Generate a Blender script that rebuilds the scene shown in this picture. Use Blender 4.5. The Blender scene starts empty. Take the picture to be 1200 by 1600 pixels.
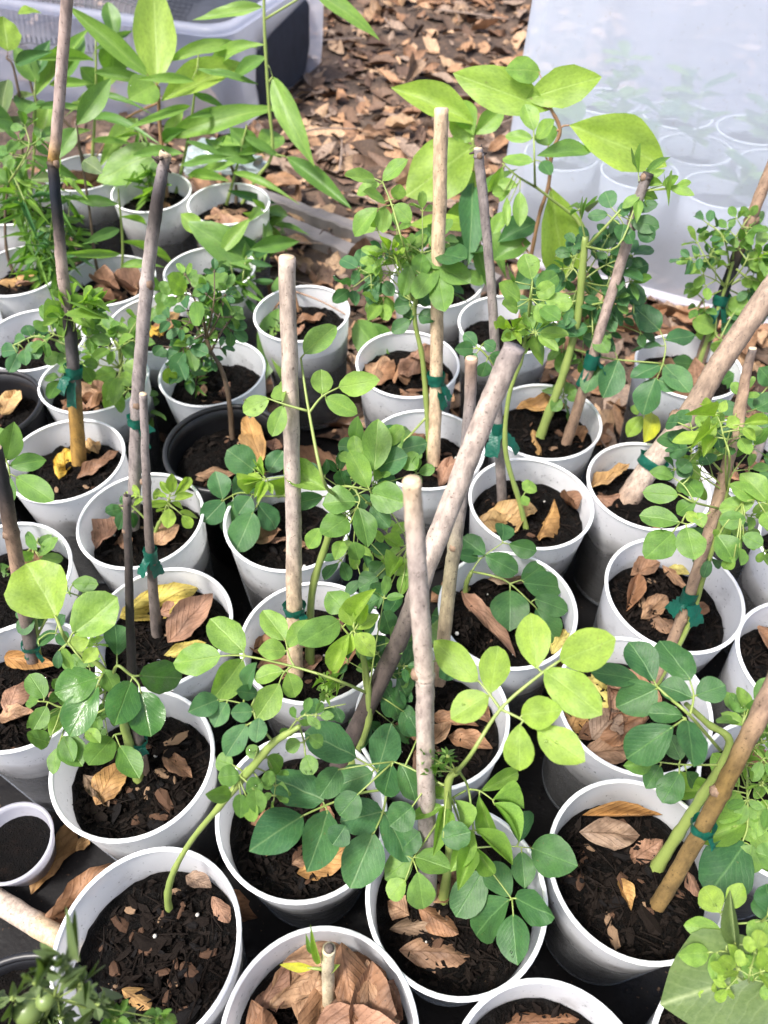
import bpy, math, random
from mathutils import Vector, Matrix, noise
random.seed(7)
R = random.Random(11)
scene = bpy.context.scene
COL = scene.collection

# ------------------------------------------------------------------ camera
F = 1202.0                      # focal length in photo pixels (photo 1200 x 1600)
TH = math.radians(49.0)         # pitch below the horizon
CAMZ = 0.547
cd = bpy.data.cameras.new('camera')
cam = bpy.data.objects.new('camera', cd); COL.objects.link(cam)
cam.location = (0, 0, CAMZ); cam.rotation_euler = (math.pi/2 - TH, 0, 0)
cd.sensor_fit = 'VERTICAL'; cd.sensor_height = 34.6; cd.sensor_width = 26.0; cd.lens = F/1600*34.6
cd.clip_start = 0.01; cd.clip_end = 200
cd.dof.use_dof = True; cd.dof.focus_distance = 0.42; cd.dof.aperture_fstop = 12
scene.camera = cam
scene.render.resolution_x = 768; scene.render.resolution_y = 1024
# ------------------------------------------------------------------ world, sun, exposure
SUN_AZ = math.radians(-125)      # compass direction the light comes from (0 = +Y)
SUN_EL = math.radians(62)
w = bpy.data.worlds.new('World'); scene.world = w; w.use_nodes = True
nt = w.node_tree
sky = nt.nodes.new('ShaderNodeTexSky'); sky.sky_type = 'NISHITA'; sky.sun_disc = False
sky.sun_elevation = SUN_EL; sky.sun_rotation = SUN_AZ; sky.air_density = 0.9; sky.dust_density = 5.0; sky.ozone_density = 0.6
bg = nt.nodes['Background']; bg.inputs['Strength'].default_value = 0.15
nt.links.new(sky.outputs[0], bg.inputs['Color'])
sl = bpy.data.lights.new('sun', 'SUN'); sl.energy = 3.0; sl.angle = math.radians(10); sl.color = (1.0, 0.975, 0.94)
so = bpy.data.objects.new('sun', sl); COL.objects.link(so)
sd = Vector((math.sin(SUN_AZ)*math.cos(SUN_EL), math.cos(SUN_AZ)*math.cos(SUN_EL), math.sin(SUN_EL)))
so.rotation_euler = (-sd).to_track_quat('-Z', 'Y').to_euler(); so.location = (0, 0, 5)
scene.view_settings.view_transform = 'Standard'; scene.view_settings.look = 'None'
scene.view_settings.gamma = 1.0; scene.view_settings.use_curve_mapping = False
scene.view_settings.exposure = 0.86
scene.cycles.transparent_max_bounces = 16
scene.cycles.max_bounces = 8

# ------------------------------------------------------------------ pixel rays (a pixel gives a direction only)
def ray(px, py):
    a = (px-600)/F; b = (py-800)/F
    return Vector((a, math.cos(TH)-b*math.sin(TH), -math.sin(TH)-b*math.cos(TH)))
CAM = Vector((0, 0, CAMZ))
def onz(px, py, z):
    d = ray(px, py); return CAM + d*((z-CAMZ)/d.z)
def onplane(px, py, p0, n):
    d = ray(px, py); return CAM + d*((p0-CAM).dot(n)/d.dot(n))
def depth(p):
    return p.y*math.cos(TH) + (CAMZ-p.z)*math.sin(TH)
def lean_n(k): return Vector((0, 1, -k)).normalized()

# ------------------------------------------------------------------ objects
WM = {}
def link(o, parent=None, world=None):
    COL.objects.link(o)
    world = world or Matrix.Identity(4)
    WM[o.name] = world
    if parent is not None:
        o.parent = parent
        o.matrix_basis = WM[parent.name].inverted() @ world
    else:
        o.matrix_basis = world
    return o
def empty(name, loc, label=None, cat=None, group=None):
    o = bpy.data.objects.new(name, None); o.empty_display_size = 0.01
    link(o, None, Matrix.Translation(loc)); tag(o, label, cat, group); return o
def tag(o, label=None, cat=None, group=None, kind=None):
    if label: o['label'] = label
    if cat: o['category'] = cat
    if group: o['group'] = group
    if kind: o['kind'] = kind
    return o
def inst(name, me, parent=None, world=None):
    return link(bpy.data.objects.new(name, me), parent, world)

class MB:
    def __init__(s): s.v = []; s.f = []; s.c = []; s.uv = None
    def add(s, vs, fs, col=(1, 1, 1)):
        o = len(s.v); s.v += [tuple(p) for p in vs]; s.f += [tuple(i+o for i in f) for f in fs]
        s.c += (col if isinstance(col, list) else [col]*len(vs))
    def mesh(s, name, mat, origin=None, smooth=True, color=False):
        me = bpy.data.meshes.new(name)
        vs = s.v if origin is None else [(p[0]-origin[0], p[1]-origin[1], p[2]-origin[2]) for p in s.v]
        me.from_pydata(vs, [], s.f); me.update()
        if smooth: me.polygons.foreach_set('use_smooth', [True]*len(me.polygons))
        if color:
            at = me.color_attributes.new('Col', 'FLOAT_COLOR', 'POINT')
            at.data.foreach_set('color', [x for c in s.c for x in (c[0], c[1], c[2], 1.0)])
        if mat: me.materials.append(mat)
        return me
    def build(s, name, mat, parent=None, origin=None, smooth=True, color=False):
        me = s.mesh(name, mat, origin, smooth, color)
        return inst(name, me, parent, Matrix.Translation(origin) if origin is not None else None)

def spline(P, n):
    """Catmull-Rom through tuples of any length"""
    if len(P) == 2: P = [P[0], tuple((a+b)/2 for a, b in zip(*P)), P[1]]
    out = []
    Q = [tuple(2*a-b for a, b in zip(P[0], P[1]))] + list(P) + [tuple(2*a-b for a, b in zip(P[-1], P[-2]))]
    for i in range(1, len(Q)-2):
        for j in range(n):
            t = j/n
            out.append(tuple(0.5*((2*b)+(-a+c)*t+(2*a-5*b+4*c-d)*t*t+(-a+3*b-3*c+d)*t**3) for a, b, c, d in zip(Q[i-1], Q[i], Q[i+1], Q[i+2])))
    out.append(tuple(P[-1])); return out
def tube(mb, pts, rad, seg=8, cols=None, cap=True, rough=0.0, sd=0):
    pts = [Vector(p) for p in pts]; n = len(pts)
    t0 = (pts[1]-pts[0]).normalized()
    up = Vector((1, 0, 0)) if abs(t0.x) < 0.8 else Vector((0, 1, 0))
    vs = []; fs = []; cs = []
    for i, p in enumerate(pts):
        t = (pts[min(i+1, n-1)]-pts[max(i-1, 0)])
        if t.length < 1e-9: t = t0
        t = t.normalized(); a = (up - t*up.dot(t)).normalized(); b = t.cross(a); up = a
        for k in range(seg):
            th = 2*math.pi*k/seg; r = rad[i]
            if rough: r *= 1 + rough*noise.noise(Vector((math.cos(th)*1.3+sd*3.1, math.sin(th)*1.3, i*0.55)))
            vs.append(p + a*(math.cos(th)*r) + b*(math.sin(th)*r))
            cs.append(cols[i] if cols else (1, 1, 1))
    for i in range(n-1):
        for k in range(seg):
            k2 = (k+1) % seg
            fs.append((i*seg+k, i*seg+k2, (i+1)*seg+k2, (i+1)*seg+k))
    if cap:
        fs.append(tuple(range(seg))[::-1]); fs.append(tuple((n-1)*seg+k for k in range(seg)))
    mb.add(vs, fs, cs)
def lathe(mb, prof, seg=40, closed=False, col=(1, 1, 1)):
    vs = []; fs = []
    for r, z in prof:
        for k in range(seg):
            a = 2*math.pi*k/seg; vs.append((r*math.cos(a), r*math.sin(a), z))
    m = len(prof)
    for i in range(m if closed else m-1):
        j = (i+1) % m
        for k in range(seg):
            k2 = (k+1) % seg; fs.append((i*seg+k, i*seg+k2, j*seg+k2, j*seg+k))
    mb.add(vs, fs, col)

# ------------------------------------------------------------------ materials
def newmat(name):
    m = bpy.data.materials.new(name); m.use_nodes = True; t = m.node_tree; t.nodes.clear()
    out = t.nodes.new('ShaderNodeOutputMaterial'); return m, t, out
def N(t, typ, **kw):
    n = t.nodes.new(typ)
    for k, v in kw.items():
        if k in n.inputs.keys() if hasattr(n.inputs, 'keys') else False: n.inputs[k].default_value = v
        else: setattr(n, k, v)
    return n
def setin(n, **kw):
    for k, v in kw.items(): n.inputs[k.replace('_', ' ')].default_value = v
    return n
def ramp(t, stops, src=None, interp='LINEAR'):
    n = t.nodes.new('ShaderNodeValToRGB'); n.color_ramp.interpolation = interp
    e = n.color_ramp.elements
    while len(e) > 1: e.remove(e[-1])
    e[0].position = stops[0][0]; e[0].color = (*stops[0][1], 1)
    for p, c in stops[1:]:
        x = e.new(p); x.color = (*c, 1)
    if src is not None: t.links.new(src, n.inputs[0])
    return n
def mix(t, a, b, fac, mode='MIX'):
    n = t.nodes.new('ShaderNodeMix'); n.data_type = 'RGBA'; n.blend_type = mode
    for sock, v in ((n.inputs[6], a), (n.inputs[7], b), (n.inputs[0], fac)):
        if hasattr(v, 'is_output') or isinstance(v, bpy.types.NodeSocket): t.links.new(v, sock)
        elif isinstance(v, (int, float)): sock.default_value = v
        else: sock.default_value = (*v, 1)
    return n.outputs[2]
def mth(t, op, a, b=0.0, clamp=False):
    n = t.nodes.new('ShaderNodeMath'); n.operation = op; n.use_clamp = clamp
    for s, v in ((n.inputs[0], a), (n.inputs[1], b)):
        if isinstance(v, (int, float)): s.default_value = v
        else: t.links.new(v, s)
    return n.outputs[0]
def noi(t, scale, vec=None, detail=3, rough=0.55):
    n = t.nodes.new('ShaderNodeTexNoise'); n.inputs['Scale'].default_value = scale; n.inputs['Detail'].default_value = detail; n.inputs['Roughness'].default_value = rough
    if vec is not None: t.links.new(vec, n.inputs['Vector'])
    return n.outputs['Fac']
def bump(t, h, strength, dist):
    n = t.nodes.new('ShaderNodeBump'); n.inputs['Strength'].default_value = strength; n.inputs['Distance'].default_value = dist
    t.links.new(h, n.inputs['Height']); return n.outputs[0]
def objvec(t):
    """object coordinates shifted by a random offset for each object"""
    tc = t.nodes.new('ShaderNodeTexCoord'); oi = t.nodes.new('ShaderNodeObjectInfo')
    m = t.nodes.new('ShaderNodeVectorMath'); m.operation = 'MULTIPLY_ADD'
    cb = t.nodes.new('ShaderNodeCombineXYZ')
    for i in range(3): t.links.new(oi.outputs['Random'], cb.inputs[i])
    t.links.new(cb.outputs[0], m.inputs[0]); m.inputs[1].default_value = (37, 53, 71); t.links.new(tc.outputs['Object'], m.inputs[2])
    return m.outputs[0], oi.outputs['Random'], tc

def leafmat(name, c0, c1, rib, rough=0.42, trans=0.35, wet=0.0, tint=(0.9, 1.0, 0.35), veinw=0.13):
    m, t, out = newmat(name)
    tc = t.nodes.new('ShaderNodeTexCoord'); oi = t.nodes.new('ShaderNodeObjectInfo')
    sx = t.nodes.new('ShaderNodeSeparateXYZ'); t.links.new(tc.outputs['UV'], sx.inputs[0])
    u = mth(t, 'ABSOLUTE', mth(t, 'SUBTRACT', sx.outputs[0], 0.5))
    base = mix(t, c0, c1, oi.outputs['Random'])
    # blotches along the blade
    cmb = t.nodes.new('ShaderNodeCombineXYZ'); t.links.new(sx.outputs[0], cmb.inputs[0]); t.links.new(sx.outputs[1], cmb.inputs[1])
    t.links.new(mth(t, 'MULTIPLY', oi.outputs['Random'], 40.0), cmb.inputs[2])
    nz = noi(t, 3.0, cmb.outputs[0], 4)
    base = mix(t, base, mix(t, base, (1.6, 1.5, 1.2), 1.0, 'MULTIPLY'), mth(t, 'MULTIPLY', mth(t, 'SUBTRACT', nz, 0.36, True), 2.2, True))
    # side veins: slanted, faint
    ph = mth(t, 'ADD', mth(t, 'SUBTRACT', mth(t, 'MULTIPLY', sx.outputs[1], 50.0), mth(t, 'MULTIPLY', u, 52.0)), mth(t, 'MULTIPLY', noi(t, 4.0, cmb.outputs[0], 2), 9.0))
    vein = mth(t, 'POWER', mth(t, 'ADD', mth(t, 'MULTIPLY', mth(t, 'SINE', ph), 0.5), 0.5), 8.0)
    ribm = mth(t, 'SUBTRACT', 1.0, mth(t, 'MULTIPLY', u, 32.0), True)
    base = mix(t, base, rib, mth(t, 'MULTIPLY', vein, veinw))
    base = mix(t, base, rib, mth(t, 'MULTIPLY', ribm, 0.7))
    fine = noi(t, 60.0, cmb.outputs[0], 2)
    base = mix(t, base, mix(t, base, (0.72, 0.78, 0.7), 1.0, 'MULTIPLY'), mth(t, 'MULTIPLY', mth(t, 'SUBTRACT', noi(t, 26.0, cmb.outputs[0], 4), 0.42, True), 3.0, True))
    spots = mth(t, 'MULTIPLY', mth(t, 'SUBTRACT', noi(t, 13.0, cmb.outputs[0], 3), 0.66, True), 9.0, True)
    base = mix(t, base, (0.20, 0.16, 0.06), mth(t, 'MULTIPLY', spots, 0.5))
    h = mth(t, 'ADD', mth(t, 'MULTIPLY', mth(t, 'ADD', mth(t, 'MULTIPLY', vein, 0.5), mth(t, 'MULTIPLY', ribm, 2.0)), -0.5), mth(t, 'MULTIPLY', fine, 0.6))
    if wet: h = mth(t, 'ADD', h, mth(t, 'MULTIPLY', noi(t, 4.0, cmb.outputs[0], 1), 2.6))
    b = bump(t, h, 0.5, 0.0004)
    p = t.nodes.new('ShaderNodeBsdfPrincipled')
    t.links.new(base, p.inputs['Base Color']); p.inputs['Roughness'].default_value = rough; p.inputs['Specular IOR Level'].default_value = 0.45
    if wet: p.inputs['Coat Weight'].default_value = wet; p.inputs['Coat Roughness'].default_value = 0.06; t.links.new(b, p.inputs['Coat Normal'])
    t.links.new(b, p.inputs['Normal'])
    tr = t.nodes.new('ShaderNodeBsdfTranslucent')
    t.links.new(mix(t, mix(t, base, tint, 1.0, 'MULTIPLY'), (1.7, 1.7, 1.7), 1.0, 'MULTIPLY'), tr.inputs['Color'])
    ms = t.nodes.new('ShaderNodeMixShader'); ms.inputs[0].default_value = trans
    t.links.new(p.outputs[0], ms.inputs[1]); t.links.new(tr.outputs[0], ms.inputs[2]); t.links.new(ms.outputs[0], out.inputs[0])
    return m
M = {}
M['dark'] = leafmat('leaf_dark', (0.030, 0.098, 0.034), (0.050, 0.130, 0.040), (0.13, 0.26, 0.09), 0.45, 0.25)
M['blue'] = leafmat('leaf_blue_green', (0.042, 0.130, 0.052), (0.066, 0.165, 0.062), (0.20, 0.32, 0.14), 0.5, 0.27)
M['mid'] = leafmat('leaf_mid', (0.088, 0.195, 0.046), (0.130, 0.240, 0.060), (0.22, 0.38, 0.09), 0.4, 0.33)
M['light'] = leafmat('leaf_light', (0.160, 0.295, 0.064), (0.215, 0.350, 0.085), (0.32, 0.47, 0.12), 0.42, 0.38)
M['lime'] = leafmat('leaf_lime', (0.225, 0.355, 0.060), (0.285, 0.410, 0.085), (0.40, 0.55, 0.15), 0.45, 0.42)
M['yellow'] = leafmat('leaf_yellow', (0.42, 0.46, 0.03), (0.50, 0.48, 0.05), (0.5, 0.55, 0.12), 0.45, 0.4)
M['wet'] = leafmat('leaf_wet', (0.045, 0.140, 0.026), (0.070, 0.180, 0.032), (0.15, 0.28, 0.07), 0.3, 0.25, wet=1.0)
M['dull'] = leafmat('leaf_dull', (0.085, 0.135, 0.05), (0.10, 0.15, 0.058), (0.34, 0.40, 0.2), 0.55, 0.2, veinw=0.08)
def stemmat(name, c0, c1):
    m, t, out = newmat(name)
    v, rnd, tc = objvec(t)
    p = t.nodes.new('ShaderNodeBsdfPrincipled'); p.inputs['Roughness'].default_value = 0.45
    p.inputs['Subsurface Weight'].default_value = 0.0
    n = noi(t, 90.0, v, 3)
    t.links.new(mix(t, c0, c1, n), p.inputs['Base Color'])
    t.links.new(bump(t, noi(t, 500.0, v, 2), 0.3, 0.0003), p.inputs['Normal'])
    t.links.new(p.outputs[0], out.inputs[0]); return m
M['stem'] = stemmat('stem_green', (0.16, 0.24, 0.055), (0.30, 0.36, 0.10))
M['stem_dark'] = stemmat('stem_woody', (0.05, 0.035, 0.025), (0.16, 0.11, 0.07))
M['stem_red'] = stemmat('stem_reddish', (0.20, 0.10, 0.06), (0.34, 0.2, 0.10))

def drymat(name, stops, rough=0.6):
    m, t, out = newmat(name)
    tc = t.nodes.new('ShaderNodeTexCoord'); oi = t.nodes.new('ShaderNodeObjectInfo')
    sx = t.nodes.new('ShaderNodeSeparateXYZ'); t.links.new(tc.outputs['UV'], sx.inputs[0])
    cmb = t.nodes.new('ShaderNodeCombineXYZ'); t.links.new(sx.outputs[0], cmb.inputs[0]); t.links.new(sx.outputs[1], cmb.inputs[1])
    t.links.new(mth(t, 'MULTIPLY', oi.outputs['Random'], 60.0), cmb.inputs[2])
    base = ramp(t, stops, oi.outputs['Random']).outputs[0]
    n1 = noi(t, 2.5, cmb.outputs[0], 5, 0.6)
    base = mix(t, mix(t, base, (0.55, 0.5, 0.45), 1.0, 'MULTIPLY'), mix(t, base, (1.35, 1.3, 1.2), 1.0, 'MULTIPLY'), ramp(t, [(0.35, (0, 0, 0)), (0.65, (1, 1, 1))], n1).outputs[0])
    u = mth(t, 'ABSOLUTE', mth(t, 'SUBTRACT', sx.outputs[0], 0.5))
    ribm = mth(t, 'SUBTRACT', 1.0, mth(t, 'MULTIPLY', u, 30.0), True)
    ph = mth(t, 'SUBTRACT', mth(t, 'MULTIPLY', sx.outputs[1], 48.0), mth(t, 'MULTIPLY', u, 40.0))
    vein = mth(t, 'POWER', mth(t, 'ADD', mth(t, 'MULTIPLY', mth(t, 'SINE', ph), 0.5), 0.5), 7.0)
    base = mix(t, base, mix(t, base, (0.45, 0.4, 0.35), 1.0, 'MULTIPLY'), mth(t, 'MULTIPLY', mth(t, 'ADD', ribm, mth(t, 'MULTIPLY', vein, 0.35), True), 0.7))
    sp = mth(t, 'MULTIPLY', mth(t, 'SUBTRACT', noi(t, 22.0, cmb.outputs[0], 3), 0.64, True), 12.0, True)
    base = mix(t, base, (0.02, 0.014, 0.01), mth(t, 'MULTIPLY', sp, 0.85))
    h = mth(t, 'ADD', mth(t, 'MULTIPLY', mth(t, 'ADD', ribm, vein), 0.6), mth(t, 'MULTIPLY', noi(t, 30.0, cmb.outputs[0], 3), 0.8))
    p = t.nodes.new('ShaderNodeBsdfPrincipled'); t.links.new(base, p.inputs['Base Color'])
    p.inputs['Roughness'].default_value = rough; p.inputs['Specular IOR Level'].default_value = 0.4
    t.links.new(bump(t, h, 0.6, 0.0006), p.inputs['Normal'])
    tr = t.nodes.new('ShaderNodeBsdfTranslucent'); t.links.new(base, tr.inputs['Color'])
    ms = t.nodes.new('ShaderNodeMixShader'); ms.inputs[0].default_value = 0.12
    t.links.new(p.outputs[0], ms.inputs[1]); t.links.new(tr.outputs[0], ms.inputs[2]); t.links.new(ms.outputs[0], out.inputs[0])
    return m
M['dry'] = drymat('dry_leaf_brown', [(0, (0.24, 0.125, 0.07)), (0.3, (0.33, 0.19, 0.11)), (0.55, (0.19, 0.105, 0.065)), (0.8, (0.38, 0.245, 0.15)), (1, (0.28, 0.17, 0.115))])
M['litter'] = drymat('dry_leaf_litter', [(0, (0.30, 0.17, 0.10)), (0.25, (0.36, 0.22, 0.13)), (0.5, (0.18, 0.11, 0.07)), (0.75, (0.42, 0.29, 0.18)), (1, (0.28, 0.20, 0.145))])
M['tan'] = drymat('dry_leaf_tan', [(0, (0.46, 0.29, 0.12)), (0.5, (0.40, 0.225, 0.085)), (1, (0.48, 0.33, 0.16))])
M['pink'] = drymat('dry_leaf_pink', [(0, (0.34, 0.205, 0.14)), (1, (0.29, 0.17, 0.12))])
M['spot'] = drymat('dry_leaf_yellowed', [(0, (0.46, 0.42, 0.14)), (1, (0.52, 0.42, 0.10))])
M['gold'] = drymat('dry_leaf_gold', [(0, (0.62, 0.45, 0.06)), (1, (0.56, 0.36, 0.07))])
M['grey'] = drymat('dry_leaf_grey', [(0, (0.24, 0.17, 0.12)), (1, (0.30, 0.22, 0.17))])

def cupmat():
    m, t, out = newmat('cup_plastic')
    v, rnd, tc = objvec(t)
    n1 = noi(t, 55.0, v, 4); n2 = noi(t, 420.0, v, 2)
    sz = t.nodes.new('ShaderNodeSeparateXYZ'); t.links.new(tc.outputs['Object'], sz.inputs[0])
    low = mth(t, 'MULTIPLY', mth(t, 'SUBTRACT', 0.1165, sz.outputs[2], True), 50.0, True)     # splashed dirt thins towards the rim
    base = mix(t, (0.90, 0.90, 0.915), (0.84, 0.84, 0.86), mth(t, 'MULTIPLY', n1, 0.6))
    sm = mth(t, 'MULTIPLY', mth(t, 'SUBTRACT', n1, 0.54, True), 5.0, True)
    sp = mth(t, 'MULTIPLY', mth(t, 'SUBTRACT', mth(t, 'ADD', n2, mth(t, 'MULTIPLY', n1, 0.25)), 0.80, True), 25.0, True)
    base = mix(t, base, (0.17, 0.15, 0.13), mth(t, 'MULTIPLY', mth(t, 'MULTIPLY', sm, low), 0.55))
    base = mix(t, base, (0.02, 0.017, 0.014), mth(t, 'MULTIPLY', sp, low))
    p = t.nodes.new('ShaderNodeBsdfPrincipled'); t.links.new(base, p.inputs['Base Color']); p.inputs['Roughness'].default_value = 0.38
    tr = t.nodes.new('ShaderNodeBsdfTranslucent'); tr.inputs['Color'].default_value = (0.90, 0.91, 0.93, 1)
    m1 = t.nodes.new('ShaderNodeMixShader'); m1.inputs[0].default_value = 0.36
    t.links.new(p.outputs[0], m1.inputs[1]); t.links.new(tr.outputs[0], m1.inputs[2])
    tp = t.nodes.new('ShaderNodeBsdfTransparent'); tp.inputs[0].default_value = (0.90, 0.95, 1.0, 1)
    m2 = t.nodes.new('ShaderNodeMixShader')
    edge = mth(t, 'ADD', sz.outputs[2], mth(t, 'MULTIPLY', mth(t, 'SUBTRACT', noi(t, 38.0, v, 3), 0.5), 0.022))
    clear = mth(t, 'MULTIPLY', mth(t, 'SUBTRACT', 0.094, edge, True), 42.0, True)      # thinner, clearer wall of the lower body
    t.links.new(mth(t, 'ADD', mth(t, 'MULTIPLY', clear, 0.76), 0.07), m2.inputs[0])
    t.links.new(m1.outputs[0], m2.inputs[1]); t.links.new(tp.outputs[0], m2.inputs[2]); t.links.new(m2.outputs[0], out.inputs[0])
    return m
M['cup'] = cupmat()
def plain(name, col, rough=0.4, nscale=80.0, var=0.15, bumpd=0.0004, spec=0.5, bscale=None):
    m, t, out = newmat(name); v, rnd, tc = objvec(t)
    p = t.nodes.new('ShaderNodeBsdfPrincipled'); p.inputs['Roughness'].default_value = rough; p.inputs['Specular IOR Level'].default_value = spec
    n = noi(t, nscale, v, 4)
    t.links.new(mix(t, tuple(c*(1-var) for c in col), tuple(min(1, c*(1+var)) for c in col), n), p.inputs['Base Color'])
    t.links.new(bump(t, noi(t, bscale or nscale*3, v, 3), 0.4, bumpd), p.inputs['Normal'])
    t.links.new(p.outputs[0], out.inputs[0]); return m
M['rim'] = plain('cup_rim_plastic', (0.84, 0.84, 0.84), 0.32, 60, 0.05, 0.0001)
M['black_pot'] = plain('black_pot_plastic', (0.014, 0.014, 0.016), 0.4, 60, 0.3, 0.0002)
M['perlite'] = plain('perlite', (0.55, 0.53, 0.49), 0.8, 400, 0.1)
M['cut'] = plain('cut_wood', (0.66, 0.50, 0.32), 0.7, 900, 0.3, 0.0005)
M['chip'] = plain('bark_chip', (0.0085, 0.0055, 0.004), 0.8, 250, 0.6, 0.0012, spec=0.15)
M['chip2'] = plain('bark_chip_pale', (0.085, 0.046, 0.028), 0.75, 250, 0.5, 0.0012, spec=0.2)
M['chip3'] = plain('bark_fibre', (0.24, 0.155, 0.095), 0.85, 350, 0.5, 0.0012, spec=0.2)
M['char'] = plain('charred_chip', (0.006, 0.005, 0.005), 0.7, 250, 0.5, 0.0012, spec=0.15)

def soilmat():
    m, t, out = newmat('potting_soil'); v, rnd, tc = objvec(t)
    n = noi(t, 130.0, v, 6, 0.65); n2 = noi(t, 900.0, v, 3)
    col = ramp(t, [(0.36, (0.002, 0.0017, 0.0015)), (0.58, (0.005, 0.0036, 0.0028)), (0.70, (0.014, 0.008, 0.0055)), (0.80, (0.05, 0.028, 0.017))], n).outputs[0]
    fl = mth(t, 'MULTIPLY', mth(t, 'SUBTRACT', n2, 0.69, True), 18.0, True)
    col = mix(t, col, (0.30, 0.20, 0.12), mth(t, 'MULTIPLY', fl, 0.4))
    p = t.nodes.new('ShaderNodeBsdfPrincipled'); t.links.new(col, p.inputs['Base Color'])
    p.inputs['Roughness'].default_value = 0.5; p.inputs['Specular IOR Level'].default_value = 0.16
    t.links.new(bump(t, mth(t, 'ADD', n, mth(t, 'MULTIPLY', n2, 0.5)), 1.0, 0.006), p.inputs['Normal'])
    t.links.new(p.outputs[0], out.inputs[0]); return m
M['soil'] = soilmat()
def barkmat():
    m, t, out = newmat('stake_bark'); v, rnd, tc = objvec(t)
    at = t.nodes.new('ShaderNodeAttribute'); at.attribute_name = 'Col'
    mp = t.nodes.new('ShaderNodeMapping'); mp.inputs['Scale'].default_value = (1, 1, 0.28); t.links.new(v, mp.inputs[0])
    n = noi(t, 260.0, mp.outputs[0], 5, 0.65); n2 = noi(t, 620.0, v, 3); n3 = noi(t, 45.0, v, 3)
    base = mix(t, mix(t, at.outputs['Color'], (0.68, 0.66, 0.66), 1.0, 'MULTIPLY'), mix(t, at.outputs['Color'], (1.25, 1.22, 1.2), 1.0, 'MULTIPLY'), ramp(t, [(0.36, (0, 0, 0)), (0.6, (1, 1, 1))], n).outputs[0])
    base = mix(t, base, mix(t, base, (0.62, 0.60, 0.60), 1.0, 'MULTIPLY'), mth(t, 'MULTIPLY', mth(t, 'SUBTRACT', n3, 0.55, True), 5.0, True))
    sp = mth(t, 'MULTIPLY', mth(t, 'SUBTRACT', n2, 0.62, True), 14.0, True)
    base = mix(t, base, mix(t, base, (0.25, 0.22, 0.2), 1.0, 'MULTIPLY'), mth(t, 'MULTIPLY', sp, 0.8))
    p = t.nodes.new('ShaderNodeBsdfPrincipled'); t.links.new(base, p.inputs['Base Color']); p.inputs['Roughness'].default_value = 0.7
    t.links.new(bump(t, mth(t, 'ADD', n, mth(t, 'MULTIPLY', n2, 0.5)), 0.6, 0.0005), p.inputs['Normal'])
    t.links.new(p.outputs[0], out.inputs[0]); return m
M['bark'] = barkmat()
def tapemat():
    m, t, out = newmat('green_tape'); v, rnd, tc = objvec(t)
    p = t.nodes.new('ShaderNodeBsdfPrincipled'); p.inputs['Roughness'].default_value = 0.4
    c = mix(t, (0.004, 0.075, 0.052), (0.008, 0.13, 0.085), noi(t, 120, v, 2)); t.links.new(c, p.inputs['Base Color'])
    t.links.new(bump(t, noi(t, 260, v, 3), 0.6, 0.002), p.inputs['Normal'])
    tr = t.nodes.new('ShaderNodeBsdfTranslucent'); tr.inputs[0].default_value = (0.015, 0.24, 0.15, 1)
    ms = t.nodes.new('ShaderNodeMixShader'); ms.inputs[0].default_value = 0.3
    t.links.new(p.outputs[0], ms.inputs[1]); t.links.new(tr.outputs[0], ms.inputs[2]); t.links.new(ms.outputs[0], out.inputs[0]); return m
M['tape'] = tapemat()
def tubmat(name, col, tcol, ftrans, rough=0.25):
    m, t, out = newmat(name); v, rnd, tc = objvec(t)
    p = t.nodes.new('ShaderNodeBsdfPrincipled'); p.inputs['Roughness'].default_value = rough
    n = noi(t, 9.0, v, 4); n2 = noi(t, 160.0, v, 3)
    c = mix(t, col, tuple(min(1, x*1.12) for x in col), n)
    c = mix(t, c, (0.5, 0.45, 0.4), mth(t, 'MULTIPLY', mth(t, 'MULTIPLY', mth(t, 'SUBTRACT', n2, 0.64, True), 12.0, True), 0.5))
    t.links.new(c, p.inputs['Base Color'])
    t.links.new(bump(t, noi(t, 14.0, v, 2), 0.15, 0.002), p.inputs['Normal'])
    tr = t.nodes.new('ShaderNodeBsdfTranslucent'); tr.inputs[0].default_value = (*tcol, 1)
    m1 = t.nodes.new('ShaderNodeMixShader'); m1.inputs[0].default_value = 0.55
    t.links.new(p.outputs[0], m1.inputs[1]); t.links.new(tr.outputs[0], m1.inputs[2])
    tp = t.nodes.new('ShaderNodeBsdfTransparent'); tp.inputs[0].default_value = (0.9, 0.93, 1.0, 1)
    m2 = t.nodes.new('ShaderNodeMixShader')
    t.links.new(mth(t, 'ADD', mth(t, 'MULTIPLY', mth(t, 'SUBTRACT', n, 0.5), 0.35), ftrans, True), m2.inputs[0])
    t.links.new(m1.outputs[0], m2.inputs[1]); t.links.new(tp.outputs[0], m2.inputs[2]); t.links.new(m2.outputs[0], out.inputs[0]); return m
M['tub'] = tubmat('cloudy_tub_plastic', (0.74, 0.79, 0.97), (0.90, 0.94, 1.0), 0.43)
M['tubrim'] = tubmat('tub_flange_plastic', (0.78, 0.76, 0.84), (0.8, 0.8, 0.9), 0.08)
M['bin'] = tubmat('grey_bin_plastic', (0.68, 0.70, 0.80), (0.82, 0.85, 0.95), 0.56)
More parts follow.
